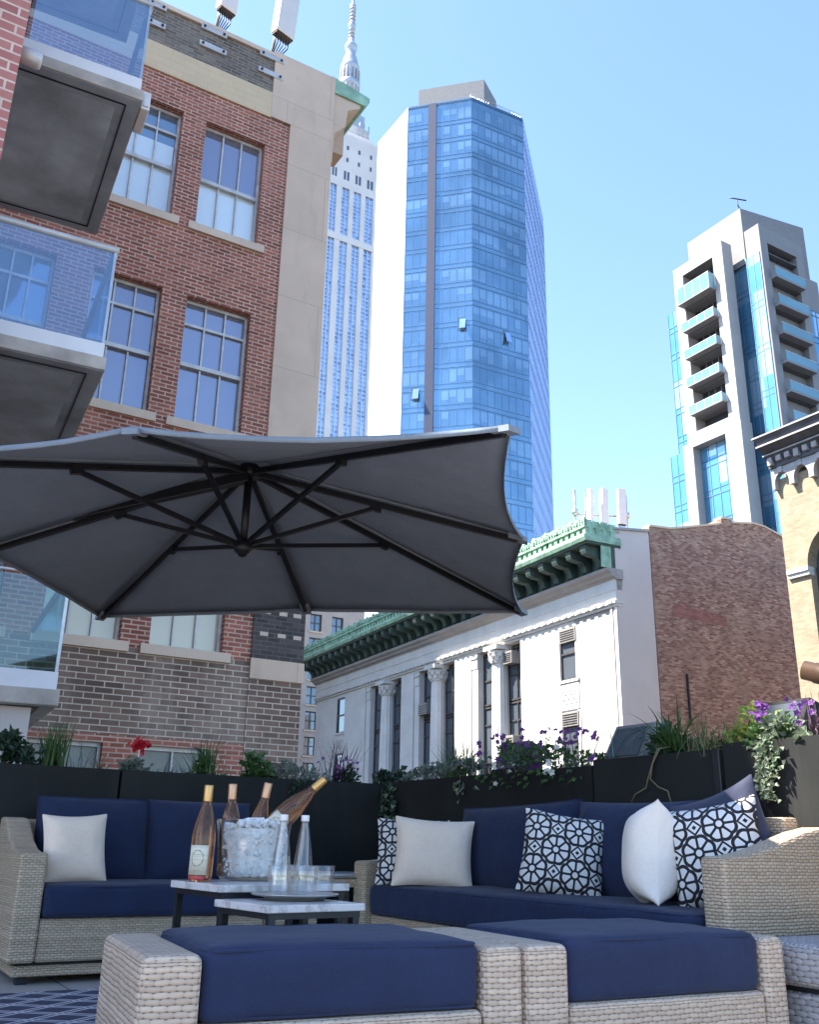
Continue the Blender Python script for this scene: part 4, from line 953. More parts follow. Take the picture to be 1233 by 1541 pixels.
def brick_office():
    t = thing('brick_office_building', 'red brick office block with steel sash windows and a tan stone corner, at left', 'building', (0, 13.2, -9))
    fr = Frame((-8, 13.2), (6.04, 13.2), (0, -1)); X = 8
    cols = [(-2.2,-1.14), (-.72,.34), (.76,1.64), (2.19,3.255), (3.66,4.75)]
    rows = [(3.26,5.40), (6.755,8.93), (10.285,12.40)]
    ops = [(a+X, b+X, c, d) for a, b in cols for c, d in rows]
    b = MB(); fr.wall(b, 0, 5.19+X, 3.19, 13.0, ops, depth=.22); b.build('brick_wall', M['brick_red'], t, fix=False)
    gops = [(a+X+.02, b+X-.06, .25, 1.88) for a, b in cols]
    b = MB(); fr.wall(b, 0, 5.19+X, 1.99, 3.188, [], depth=.22); b.build('base_wall', M['brick_brown'], t, fix=False)
    b = MB(); fr.wall(b, 0, 5.19+X, -9, 1.988, gops, depth=.22); b.build('basement_wall', M['brick_red'], t, fix=False)
    b = MB(); fr.box(b, 0, 4.80+X, 13.0, 13.56, -.2, .03); b.build('stone_band', M['band'], t)
    b = MB(); fr.box(b, 0, 4.80+X, 13.56, 14.36, -.3, .004); b.build('parapet', M['brick_grey'], t)
    b = MB(); fr.box(b, 0, 4.80+X, 14.36, 14.46, -.34, .05); b.build('coping', M['sill'], t, bevel=.01)
    b = MB(); fr.box(b, 5.19+X, 6.04+X, 4.9, 13.02, -.4, .035); fr.box(b, 4.80+X, 6.04+X, 13.02, 14.52, -.4, .038); b.build('stone_corner', M['limestone'], t)
    b = MB(); fr.box(b, 5.19+X, 6.04+X, 3.24, 4.9, -.4, .03); b.build('dark_brick_corner', M['brick_dark'], t)
    rnd = random.Random(3); b = MB()
    for zz in (3.62, 3.96, 4.30, 4.64):
        for k in range(3):
            s_ = 5.32+X+.27*k+rnd.uniform(-.03, .03); fr.box(b, s_, s_+.13, zz-.03, zz+.03, .02, .034)
    b.build('pale_header_bricks', M['sill'], t)
    b = MB(); fr.box(b, 5.19+X, 6.06+X, 2.94, 3.24, -.4, .04); b.build('stone_block', M['limestone'], t)
    b = MB(); fr.box(b, 5.19+X, 6.04+X, -9, 2.94, -.4, .012); b.build('base_corner', M['brick_brown'], t)
    # body, kept behind the front skin; added unseen block shades the white facade
    b = MB(); b.box(-8, 5.98, 13.6, 30, -9, 14.2); b.build('side_walls', M['brick_brown'], t)
    b = MB(); b.box(-10, 13.5, 55, 82, -9, 42); b.build('unseen_shade_block', M['brick_brown'], t)
    mats = {(3,2): ('win_blind','win_b'), (4,2): ('win_blind','win_a'), (3,1): ('win_a','win_a'), (4,1): ('win_a','win_a'), (3,0): ('win_cream','win_b'), (4,0): ('win_cream','win_b')}
    for i, (a, c) in enumerate(cols):
        for j, (z0, z1) in enumerate(rows):
            sash_window(fr, t, a+X, c+X, z0, z1, .47, .80 if j == 1 or (i == 3 and j == 2) else None, 3 if (i >= 3) else 3, mats.get((i, j), ('win_a', 'win_b')))
        sash_window(fr, t, a+X+.02, c+X-.06, .25, 1.88, .5, None, 2, ('win_dusty', 'win_dusty'), dp=-.12)
    # half-drawn pale blind in the two top windows, behind nothing: a board just proud of the pane
    for (a, c, z0, z1) in ((2.25, 3.2, 11.30, 11.75), ):
        b = MB(); fr.box(b, a+X, c+X, z0, z1, -.190, -.186); b.build('blind', M['win_blind'], t)
    # copper-capped cornice turning into the side street
    prof = [(6.0,12.55),(6.08,12.62),(6.10,13.3),(6.32,13.55),(6.36,13.95),(6.62,14.12),(6.62,14.2),(6.0,14.2)]
    b = MB(); b.prism(prof, lambda a, c, d: (a, d, c), 13.22, 24); co_ = b.build('side_cornice', M['limestone'], t)
    b = MB()
    for k in range(10): b.box(6.1, 6.55, 13.75+k*1.05, 14.15+k*1.05, 13.35, 14.0)
    b.build('modillions', M['limestone'], co_)
    b = MB(); b.prism([(5.98,14.2),(6.72,14.2),(6.80,14.32),(6.80,14.42),(6.72,14.44),(5.98,14.56)], lambda a, c, d: (a, d, c), 13.18, 24); b.build('copper_gutter', M['copper'], co_)
    for q, (x0, x1, z) in enumerate(((2.42,2.74,14.37),(2.44,2.76,13.97),(3.37,3.85,14.40-.03),(3.37,3.87,13.99),(4.49,4.97,14.37),(4.49,4.97,13.99))):
        b = MB(); z -= .03; fr.box(b, x0+X, x1+X, z-.055, z+.055, .006, .05); pl = b.build('anchor_plate', M['rail'], t, bevel=.005)
        b = MB()
        for x in (x0+.06, x1-.06): b.tube([fr.p(x+X, z, .05), fr.p(x+X, z, .075)], .022, 8)
        b.build('bolt', M['steel_dark'], pl)
brick_office()
def roof_antenna(label, x, y, z, w, h, d, yaw, tilt=6, mast=True):
    t = thing('panel_antenna', label, 'antenna', (x, y, z-.5), 'mobile phone antennas on the roofs')
    mt_ = Matrix.Translation((x, y, z)) @ Matrix.Rotation(R(yaw), 4, 'Z') @ Matrix.Rotation(R(tilt), 4, 'X')
    T = lambda m: setattr(m, 'v', [tuple(mt_ @ Vector(v)) for v in m.v])
    b = MB(); b.box(-w/2, w/2, -d, 0, 0, h); T(b); b.build('radome', M['antenna'], t, bevel=.02)
    b = MB(); b.box(-w/2+.02, w/2-.02, -d+.02, -.02, -.03, -.001); T(b); b.build('base_plate', M['steel_dark'], t)
    b = MB()
    for k in range(6): xx = -w/2+.06+(w-.12)*k/5; b.tube([(xx, -d/2, -.02), (xx+.02, -d/2+.03, -.16), (.05*(k-2.5)/2, .12, -.40)], .012, 5)
    T(b); b.build('cables', M['steel_dark'], t)
    b = MB(); b.tube([(0, .16, -.6), (0, .16, h*.9)], .04, 8); b.bar((0, 0, h*.25), (0, .16, h*.25), .06, .05); b.bar((0, 0, h*.75), (0, .16, h*.75), .06, .05); T(b); b.build('mount_pole', M['steel'], t)
roof_antenna('white panel antenna on the brick roof, nearer the left frame edge', 3.90, 13.75, 15.42, .36, 1.7, .20, 14)
roof_antenna('white panel antenna on the brick roof, nearer the tan stone corner', 5.05, 13.75, 15.45, .42, 1.7, .22, 14)

# ------------------------------------------------------------------ balcony building (far left, near)
def balcony_block():
    t = thing('balcony_building', 'new building at the left edge with pink brick pier and stacked glass balconies', 'building', (-4, 9, -9))
    b = MB(); b.box(-1.4, .335, 6.95, 7.35, -9, 14.4); b.build('brick_pier', M['brick_pink'], t)
    b = MB(); b.box(-6.3, -2.4, 7.6, 20, -9, 14.2); b.box(-14, -6.3, 7.6, 20, -9, 15.7); b.build('unseen_shade_mass', M['brick_pink'], t)  # unseen mass, its stepped heights shaped to shade the seating
    b = MB(); b.lathe([(.001,0),(.06,0),(.075,.01),(.075,.16),(.06,.18),(.001,.18)], 16); mt_ = Matrix.Translation((.335, 7.2, 6.98)) @ Matrix.Rotation(R(90), 4, 'Y'); b.v = [tuple(mt_ @ Vector(v)) for v in b.v]; b.build('vent_pipe', M['rail'], t)
    rot = Matrix.Translation((1.55, 8, 0)) @ Matrix.Rotation(R(-4), 4, 'Z') @ Matrix.Translation((-1.55, -8, 0))
    for k, z in enumerate((1.66, 4.66, 7.71, 10.75)):
        def go(m): m.v = [tuple(rot @ Vector(v)) for v in m.v]; return m
        b = MB(); b.box(-2.39, 1.55, 8.0, 10.55, z+.0, z+.13); sl_ = go(b).build('balcony', M['concrete'], t, bevel=.008)
        b = MB(); b.box(-2.3, 1.32, 8.22, 10.35, z-.012, z-.001); go(b).build('soffit_panel', M['soffit'], sl_)
        b = MB(); b.box(1.322, 1.535, 8.02, 10.53, z-.006, z-.001); b.box(-2.3, 1.32, 8.02, 8.218, z-.006, z-.001); b.box(-2.3, 1.32, 10.352, 10.53, z-.006, z-.001); go(b).build('soffit_border', M['soffit_edge'], sl_)
        b = MB(); b.box(1.40, 1.414, 8.13, 10.42, z-.016, z-.0061); b.box(-2.3, 1.399, 8.13, 8.144, z-.016, z-.0061); b.box(-2.3, 1.399, 10.406, 10.42, z-.016, z-.0061); go(b).build('groove_shade_strip', M['steel_dark'], sl_)  # proud dark strips drawn in for the shaded drip groove
        b = MB(); b.box(-2.39, 1.52, 8.015, 8.05, z+.131, z+.27); b.box(1.485, 1.52, 8.052, 10.5, z+.131, z+.27); go(b).build('curb', M['white_trim'], sl_)
        zt = z+1.24 if k else z+1.04
        b = MB(); b.box(-2.3, 1.49, 8.026, 8.038, z+.272, zt); go(b).build('rail_glass', M['rail_glass' if k else 'rail_glass_green'], sl_)
        b = MB(); b.box(1.497, 1.509, 8.07, 10.48, z+.272, zt); go(b).build('rail_glass', M['rail_glass' if k else 'rail_glass_green'], sl_)
        b = MB(); b.tube([(-2.3, 8.032, zt+.03), (1.53, 8.032, zt+.03)], .032 if k else .012, 10); b.tube([(1.503, 8.06, zt+.03), (1.503, 10.5, zt+.03)], .032, 10); go(b).build('handrail', M['rail'], sl_)
        b = MB(); b.box(1.49, 1.515, 8.02, 8.045, z+.272, zt); go(b).build('corner_post', M['steel'], sl_)
    b = MB(); b.box(-2.3, 1.36, 8.1, 10.4, -9, 1.645); b.v = [tuple(rot @ Vector(v)) for v in b.v]; b.build('pale_base_wall', M['stucco'], t)
    b = MB(); b.box(1.553, 1.64, 8.1, 8.5, 7.70, 7.92); b.v = [tuple(rot @ Vector(v)) for v in b.v]; bx = b.build('drain_box', M['white_trim'], t, bevel=.01)
    b = MB(); b.box(1.57, 1.625, 8.085, 8.098, 7.73, 7.89); b.v = [tuple(rot @ Vector(v)) for v in b.v]; b.build('grille', M['steel_light'], bx)
balcony_block()

# ------------------------------------------------------------------ white columned building
PS = R(-4.3); dBv = Vector((-math.sin(PS), math.cos(PS), 0)); dAv = Vector((math.cos(PS), math.sin(PS), 0)); K = Vector((27.0, 28.23, 0))
WF = Frame((K.x, K.y), (K.x+dBv.x*33.6, K.y+dBv.y*33.6), (-1, 0))
def white_building():
    t = thing('columned_building', 'white stone building with giant columns and a green copper cornice', 'building', (K.x+4, K.y+14, -9)); f = WF
    groups = [(7.29, 11.95), (13.63, 18.43), (20.01, 25.1)]
    wins = [(2.81, 4.15), (28.4, 29.75)]
    ops = []
    for a, b_ in wins: ops += [(a, b_, 7.55, 9.86, .16), (a, b_, 3.75, 6.22, .16)]
    ops += [(a, b_, -1.5, 9.98) for a, b_ in groups]
    b = MB(); f.wall(b, 0, 33.6, -9, 10.1, ops, depth=.5); b.build('facade_wall', M['whitestone'], t, fix=False)
    b = MB()
    for a, b_ in groups: f.quad(b, a, b_, -1.5, 9.98, -.5)
    b.build('loggia_back_wall', M['win_bronze'], t, fix=False)
    b = MB(); b.obox(f.p(16.8, 2.0, -7), f.t*16.79, f.n*6.0, Vector((0,0,11))); b.build('body', M['stucco'], t)
    # entablature
    b = MB(); f.box(b, -.05, 33.65, 10.1, 10.22, -.3, .10); f.box(b, -.08, 33.68, 10.22, 10.34, -.3, .18); f.box(b, -.02, 33.62, 10.34, 10.80, -.3, .06); f.box(b, -.03, 33.63, 10.80, 11.25, -.3, .09); b.build('entablature', M['whitestone'], t)
    b = MB()
    for k in range(64): f.box(b, .1+k*.525, .36+k*.525, 10.225, 10.33, .18, .24)
    b.build('egg_moulding', M['whitestone'], t)
    prof = [(-.3,11.25),(.10,11.25),(.16,11.33),(.28,11.36),(.34,11.47),(.50,11.55),(.54,11.68),(-.3,11.68)]
    b = MB(); b.prism(prof, lambda a, z, d: f.p(d, z, a), -.12, 33.7); b.build('string_course', M['greystone'], t)
    # copper cornice
    b = MB(); f.box(b, -.02, 33.8, 11.68, 13.3, -.3, .22); b.build('frieze', M['copper_shade'], t)
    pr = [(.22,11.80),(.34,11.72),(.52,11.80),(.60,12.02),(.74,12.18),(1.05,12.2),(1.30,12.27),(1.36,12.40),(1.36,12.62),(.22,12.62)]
    for k in range(33): b = MB(); b.prism(pr, lambda a, z, d: f.p(d, z, a), .22+k*1.03, .58+k*1.03); b.build('modillion', M['copper_shade'], t)
    b = MB(); f.box(b, -.05, 34.1, 12.62, 12.72, -.3, 1.46); b.build('soffit', M['copper_shade'], t)
    c = MB(); c.prism([(1.46,12.72),(1.55,12.72),(1.62,12.86),(1.62,12.98),(1.46,13.0)], lambda a, z, d: f.p(d, z, a), -.10, 34.2); f.box(c, -.10, -.04, 12.72, 12.98, -.3, 1.46)
    f.box(c, -.06, 34.1, 13.0, 13.06, -.3, 1.52); f.box(c, -.06, 34.1, 13.3, 13.38, -.3, 1.56); f.box(c, -.02, 34.0, 13.06, 13.30, -.3, 1.30)
    cr = c.build('copper_gutter', M['copper'], t)
    for k in range(84): b = MB(); f.box(b, -.03+k*.405, .17+k*.405, 13.061, 13.299, 1.30, 1.50); b.build('dentil', M['copper'], cr)
    for k in range(4): b = MB(); b.obox(f.p(-.03, 13.18, .1+k*.38), f.t*.04, f.n*.11, Vector((0,0,.119))); b.build('dentil', M['copper'], cr)
    b = MB()
    def palm(s_, d, w_, h): 
        pts = [(-w_*.5,0),(-w_*.42,h*.3),(-w_*.56,h*.5),(-w_*.32,h*.78),(0,h),(w_*.32,h*.78),(w_*.56,h*.5),(w_*.42,h*.3),(w_*.5,0)]
        b.prism([(s_+a, 13.60+z) for a, z in pts], lambda a, z, dd: f.p(a, z, dd), d-.05, d+.05)
    for k in range(75): palm(.1+k*.455, 1.49, .30 if k % 3 else .24, .24 if k % 2 == 0 else .15)
    for k in range(4): b.obox(f.p(-.01, 13.50, .1+.42*k), f.t*.04, f.n*.19, Vector((0,0,.115+.03*(k % 2))))
    f.box(b, -.05, 34.0, 13.381, 13.64, 1.44, 1.52)
    rc = random.Random(8)
    for k in range(170):
        s_ = .05+k*.2; f.box(b, s_, s_+rc.uniform(.08,.15), 13.42+rc.uniform(0,.1), 13.52+rc.uniform(.02,.12), 1.52, 1.52+rc.uniform(.04,.09))
        if k % 2: b.tube([f.p(s_+.09*math.cos(q*.8), 13.66+.08*math.sin(q*.8), 1.49) for q in range(7)], .035, 5)
    b.build('crest', M['copper'], cr)
    b = MB(); f.box(b, -.03, .02, 11.70, 13.3, .22, .72); b.build('end_panel', M['copper'], cr)
    # columns and jamb pilasters
    def column(s_, d):
        b = MB(); n = 28; c0 = f.p(s_, 0, d); prf = [(.58,-1.5),(.58,-1.2),(.52,-1.1),(.46,-1.0),(.46,3),(.445,6),(.40,9.12)]; vs = []; m = len(prf)
        for r, z in prf:
            for k in range(n): a = 6.2832*k/n; rr = r*(1-.05*(k % 2)); vs.append((c0.x+rr*math.cos(a), c0.y+rr*math.sin(a), z))
        b.add(vs, [(i*n+k, i*n+(k+1) % n, (i+1)*n+(k+1) % n, (i+1)*n+k) for i in range(m-1) for k in range(n)]); co_ = b.build('column', M['whitestone'], t)
        b = MB(); b.lathe([(.45,9.12),(.48,9.16),(.45,9.20),(.46,9.5),(.56,9.74),(.44,9.76)], 20, c=(c0.x, c0.y, 0)); f.box(b, s_-.62, s_+.62, 9.77, 9.98, d-.6, d+.6)
        for tier, (zz, rr, n_) in enumerate(((9.22, .47, 10), (9.44, .49, 10), (9.6, .55, 4))):
            for k in range(n_):
                a = 6.2832*(k+.5*tier)/n_; q = Vector((c0.x+rr*math.cos(a), c0.y+rr*math.sin(a), zz+.1)); dr = Vector((math.cos(a), math.sin(a), 0))
                b.obox(q+dr*.04, dr*.06, Vector((-dr.y, dr.x, 0))*.10, Vector((0, 0, .10))+dr*.03)
        b.build('capital', M['whitestone'], co_)
    for a, b_ in groups:
        mid = a+2.0; column(mid, -.12)
        for s_ in (b_-.42,):
            b = MB(); f.box(b, s_-.20, s_+.38, -1.5, 9.2, -.499, -.06); f.box(b, s_-.21, s_+.388, 9.2, 9.979, -.499, -.02); f.box(b, s_-.22, s_+.389, 9.70, 9.80, -.02, .04); b.build('pilaster', M['whitestone'], t, bevel=.02)
        for (x0, x1) in ((a+.05, mid-.22), (mid+.36, b_-.62)):
            b = MB(); o_ = -.49
            for x in (x0, (x0+x1)/2-.03, x1-.07): f.box(b, x, x+.07, -1.5, 9.9, o_, o_+.10)
            for z in (-1.4, 1.2, 3.55, 3.7, 4.5, 6.3, 7.15, 7.3, 8.5, 9.8): f.box(b, x0+.07, x1-.07, z, z+.08, o_, o_+.09)
            w_ = b.build('window', M['win_bronze'], t)
            for z0, z1 in ((1.3, 3.5), (4.6, 7.1), (7.4, 9.75)): 
                b = MB(); f.quad(b, x0+.05, x1-.05, z0, z1, -.465); b.build('pane', M['win_dark'], w_, fix=False)
    for a, b_ in wins:
        for z0, z1 in ((7.55, 9.86), (3.75, 6.22)):
            b = MB(); dp = -.13
            for x in (a+.001, b_-.081): f.box(b, x, x+.08, z0, z1, dp, dp+.1)
            for z in (z0, (z0+z1)/2-.03, z1-.08): f.box(b, a+.082, b_-.082, z, z+.08, dp, dp+.09)
            w_ = b.build('window', M['win_bronze'], t)
            b = MB(); f.quad(b, a, b_, z0, z1, dp+.02); b.build('pane', M['win_dark'], w_, fix=False)
            b = MB(); f.box(b, a-.05, b_+.05, z0-.12, z0-.001, -.1, .08); b.build('sill', M['whitestone'], w_)
        b = MB(); f.box(b, a-.001, b_+.001, 6.26, 7.40, .0015, .03); pn = b.build('carved_panel', M['whitestone'], t)
        b = MB()
        for k in range(6):
            for j in range(3):
                if (k+j) % 2: continue
                x = a+.2+.19*k; z = 6.6+.2*j; b.tube([f.p(x+.1*math.cos(6.283*q/10), z+.09*math.sin(6.283*q/10), .035) for q in range(11)], .02, 5)
        b.build('carving', M['greystone'], pn)
    b = MB(); f.box(b, .0, .16, -9, 10.1, .002, .06); f.box(b, .30, .42, -9, 10.1, .002, .05); b.build('corner_strips', M['whitestone'], t)
    # stucco return wall and roof line on the side
    g = Frame((K.x, K.y), (K.x+dAv.x*1.9, K.y+dAv.y*1.9), (0, -1))
    b = MB(); b.prism([(0.0,-9),(1.90,-9),(1.90,13.62),(0.0,13.42)], lambda a, z, d: g.p(a, z, d), -3, .03); b.build('side_wall', M['stucco'], t)
    b = MB(); b.prism([(-.02,13.42),(1.92,13.62),(1.92,13.74),(-.02,13.52)], lambda a, z, d: g.p(a, z, d), -3, .10); b.build('side_coping', M['greystone'], t)
white_building()
def air_con(label, s0, z0, d=.0, w_=.72, h=.52):
    t = thing('air_conditioner', label, 'air conditioner', WF.p(s0+w_/2, z0, d), 'window air conditioners on the columned building')
    b = MB(); WF.box(b, s0, s0+w_, z0, z0+h, d-.2, d+.30); b.build('case', M['ac_case'], t, bevel=.015)
    b = MB()
    for k in range(5): WF.box(b, s0+.06, s0+w_-.06, z0+.07+k*(h-.12)/5, z0+.12+k*(h-.12)/5, d+.301, d+.312)
    b.build('grille', M['steel_dark'], t)
air_con('window air conditioner in the top of the upper sash window by the stucco wall', 2.90, 9.20, -.24, w_=1.16, h=.62)
air_con('window air conditioner in the top of the lower sash window, just above the flowers', 2.90, 5.56, -.24, w_=1.16, h=.62)
air_con('air conditioner high between columns in the nearest recess', 8.0, 9.0, -.25, .75, .6)
air_con('white air conditioner low between columns in the nearest recess, above the petunias', 8.0, 4.9, -.25, .7, .7)
air_con('white air conditioner halfway up between columns in the middle recess', 16.75, 7.5, -.25, .95, .62)
for k, (u, lb) in enumerate(((.9, 'leftmost of the three slim white antennas above the copper cornice'), (1.72, 'middle one of the three slim white antennas above the copper cornice'), (2.78, 'rightmost of the three slim white antennas above the copper cornice'))):
    p = K + dAv*u + dBv*2.8; roof_antenna(lb, p.x, p.y, 14.55+.18*k, .42, 1.75, .2, 25-18*k, 2)
def antenna_frame():
    p = lambda u, z, q=3.05: K + dAv*u + dBv*q + Vector((0, 0, z))
    t = thing('antenna_frame', 'steel pipe frame holding three antennas above the copper cornice', 'mast', p(1.8, 13.2))
    b = MB(); b.tube([p(.35, 13.2), p(.35, 16.3)], .06, 8); b.build('post', M['steel'], t); b = MB(); b.tube([p(3.35, 13.4), p(3.35, 16.6)], .06, 8); b.build('post', M['steel'], t)
    b = MB(); b.tube([p(.35, 15.1), p(3.35, 15.5)], .05, 8); b.tube([p(.35, 14.4), p(3.35, 14.8)], .05, 8); b.build('cross_pipes', M['steel'], t)
    for u, z in ((.35, 15.2), (3.35, 15.55)):
        b = MB(); b.lathe([(.001,-.14),(.14,-.14),(.17,0),(.14,.14),(.001,.14)], 10, c=p(u, z, 3.05)); b.build('radio_unit', M['steel'], t)
antenna_frame()

def party_wall():
    g = Frame((K.x+dAv.x*1.93, K.y+dAv.y*1.93), (K.x+dAv.x*13, K.y+dAv.y*13), (0, -1))
    t = thing('party_wall_building', 'windowless reddish brown brick party wall right of the white stone building', 'building', (K.x+7, K.y+5, -9))
    top = [(0,13.88),(1.2,13.95),(2.6,14.28),(4.0,14.62),(4.28,14.72),(4.28,14.98),(4.95,15.02),(4.95,14.86),(6.3,15.05),(7.0,15.0),(8.05,14.72),(11,13.7)]
    b = MB(); b.prism([(0,-9)] + top + [(11,-9)], lambda a, z, d: g.p(a, z, d), -11, .06); b.build('brick_wall', M['brick_party'], t)
    b = MB()
    for (a, z), (c, y) in zip(top, top[1:]):
        if abs(a-c) > .1: b.prism([(a-.005,z+.001),(c+.005,y+.001),(c+.005,y+.09),(a-.005,z+.09)], lambda q, w_, d: g.p(q, w_, d), -.4, .10)
    b.build('coping', M['sill'], t)
    b = MB(); b.prism([(.95,10.05),(3.9,9.95),(4.1,10.35),(1.05,10.62)], lambda a, z, d: g.p(a, z, d), .06, .068); b.build('faded_patch', M['brick_faded'], t)
    b = MB(); g.box(b, 1.4, 1.47, 5.5, 7.6, .1, .18); b.build('vent_pipe', M['steel_dark'], t)
party_wall()

# ------------------------------------------------------------------ tan brick building (right edge)
def tan_building():
    t = thing('tan_brick_building', 'tan brick building with arched window and black bracketed cornice at the right edge', 'building', (32, 14, -9))
    f = Frame((27, 20.0), (27, 4), (-1, 0))      # s grows towards us
    cy, zs, ri, ro = 2.2, 9.65, 1.28, 1.68
    ops = [(cy-ri, cy+ri, 5.0, zs), (cy-ri, cy+ri, zs, zs+ri)] ; ops2 = [(c+cy-ri, c+cy+ri, 5.0, zs+ri) for c in (0, 4.4, 8.8)]
    b = MB(); f.wall(b, 0, 16, -9, 13.0, ops2, depth=.45)
    for c in (0, 4.4, 8.8):
        for sg in (1, -1):
            pts = [(c+cy+sg*ri, zs+ri)] + [(c+cy+sg*ri*math.cos(a), zs+ri*math.sin(a)) for a in [R(90)*k/12 for k in range(13)]]
            for q in range(1, 13): b.add([f.p(pts[0][0], pts[0][1]), f.p(pts[q][0], pts[q][1]), f.p(pts[q+1][0], pts[q+1][1])], [(0,1,2)])
            for q in range(1, 13): b.add([f.p(*pts[q]), f.p(*pts[q+1]), f.p(*pts[q+1], -.45), f.p(*pts[q], -.45)], [(0,1,2,3)])
    b.build('brick_wall', M['brick_tan'], t, fix=False)
    b = MB(); b.box(27.5, 40, 4, 19.98, -9, 13.9); b.build('body', M['brick_tan'], t)
    for c in (0, 4.4, 8.8):
        ar = MB(); n = 20; vs = []
        for k in range(n+1):
            a = math.pi*k/n
            for r, d in ((ri, .002), (ri, .09), (ro-.1, .09), (ro-.1, .05), (ro, .05), (ro, .002)): vs.append(f.p(c+cy-r*math.cos(a), zs+r*math.sin(a), d))
        ar.add(vs, [(6*k+j, 6*k+(j+1) % 6, 6*k+6+(j+1) % 6, 6*k+6+j) for k in range(n) for j in range(6)]); ar.build('arch_moulding', M['brick_tan'], t)
        for s0, s1 in ((c+cy-ro-.42, c+cy-ri+.03), (c+cy+ri-.03, c+cy+ro+.42)):
            b = MB(); f.box(b, s0, s1, zs-.30, zs-.16, -.2, .10); f.box(b, s0, s1, zs-.16, zs-.01, -.2, .16); b.build('impost_cap', M['whitestone'], t, bevel=.02)
        b = MB(); dp = -.4
        for x in (c+cy-ri, c+cy-.05, c+cy+ri-.1): f.box(b, x, x+.1, 5.0, zs+(.0 if x != c+cy-.05 else ri), dp, dp+.08)
        for z in (5.0, 7.3, zs-.05): f.box(b, c+cy-ri+.1, c+cy+ri-.1, z, z+.09, dp, dp+.078)
        w_ = b.build('arched_window', M['win_bronze'], t)
        b = MB(); f.quad(b, c+cy-ri, c+cy+ri, 5.0, zs+ri, dp+.02); b.build('pane', M['win_dark'], w_, fix=False)
        b = MB(); f.box(b, c+cy-ri-.1, c+cy+ri+.1, 4.8, 4.998, -.3, .12); b.build('sill', M['whitestone'], w_)
    # corbel arches under the cornice
    b = MB(); p = .78
    for k in range(20):
        s0 = .02+k*p; c = s0+p/2; r = .29
        pts = [(s0,13.35),(s0,12.62),(s0+.02,12.55),(c-r,12.62)] + [(c-r*math.cos(R(180)*q/10), 12.78+r*1.25*math.sin(R(180)*q/10)) for q in range(11)] + [(c+r,12.62),(s0+p-.02,12.55),(s0+p,12.62),(s0+p,13.35)]
        for q in range(4, 14):
            a0, a1 = pts[q], pts[q+1]; b.add([f.p(a0[0],a0[1],.22), f.p(a1[0],a1[1],.22), f.p(a1[0],13.35,.22), f.p(a0[0],13.35,.22)], [(0,1,2,3)]); b.add([f.p(a0[0],a0[1],.22), f.p(a1[0],a1[1],.22), f.p(a1[0],a1[1],0), f.p(a0[0],a0[1],0)], [(0,1,2,3)])
        f.box(b, s0, c-r, 12.6, 13.35, .0, .22); f.box(b, c+r, s0+p, 12.6, 13.35, .0, .22)
        f.box(b, c-.09, c+.09, 13.14, 13.34, .2, .27)
    b.build('corbel_arches', M['corbel'], t, fix=False)
    prof = [(-.3,13.36),(.28,13.36),(.28,13.56),(.46,13.76),(.48,13.84),(.78,14.02),(.80,14.12),(.82,14.2),(.92,14.34),(-.3,14.42)]
    b = MB(); b.prism([(a-.0, z) for a, z in prof if z > 13.3] + [(-.3,13.36)], lambda a, z, d: f.p(d, z, a), -.02, 16.2); cr = b.build('cornice', M['dark_cornice'], t)
    b = MB(); rnd = random.Random(5)
    for k in range(46):
        s0 = .05+k*.36; h = .0 if k % 3 else .08; f.box(b, s0, s0+.19, 13.52-h, 13.72, .281, .42)
    b.build('dentils', M['corbel'], cr)
    b = MB(); f.box(b, -.04, 16.2, 14.03, 14.09, .80, .84); f.box(b, -.10, 16.2, 14.345, 14.40, .3, .95); f.box(b, -.04, 16.2, 13.78, 13.83, .48, .52); b.build('lit_cornice_edges', M['corbel'], cr)  # paler strips put the sunlit edges into the colour
tan_building()

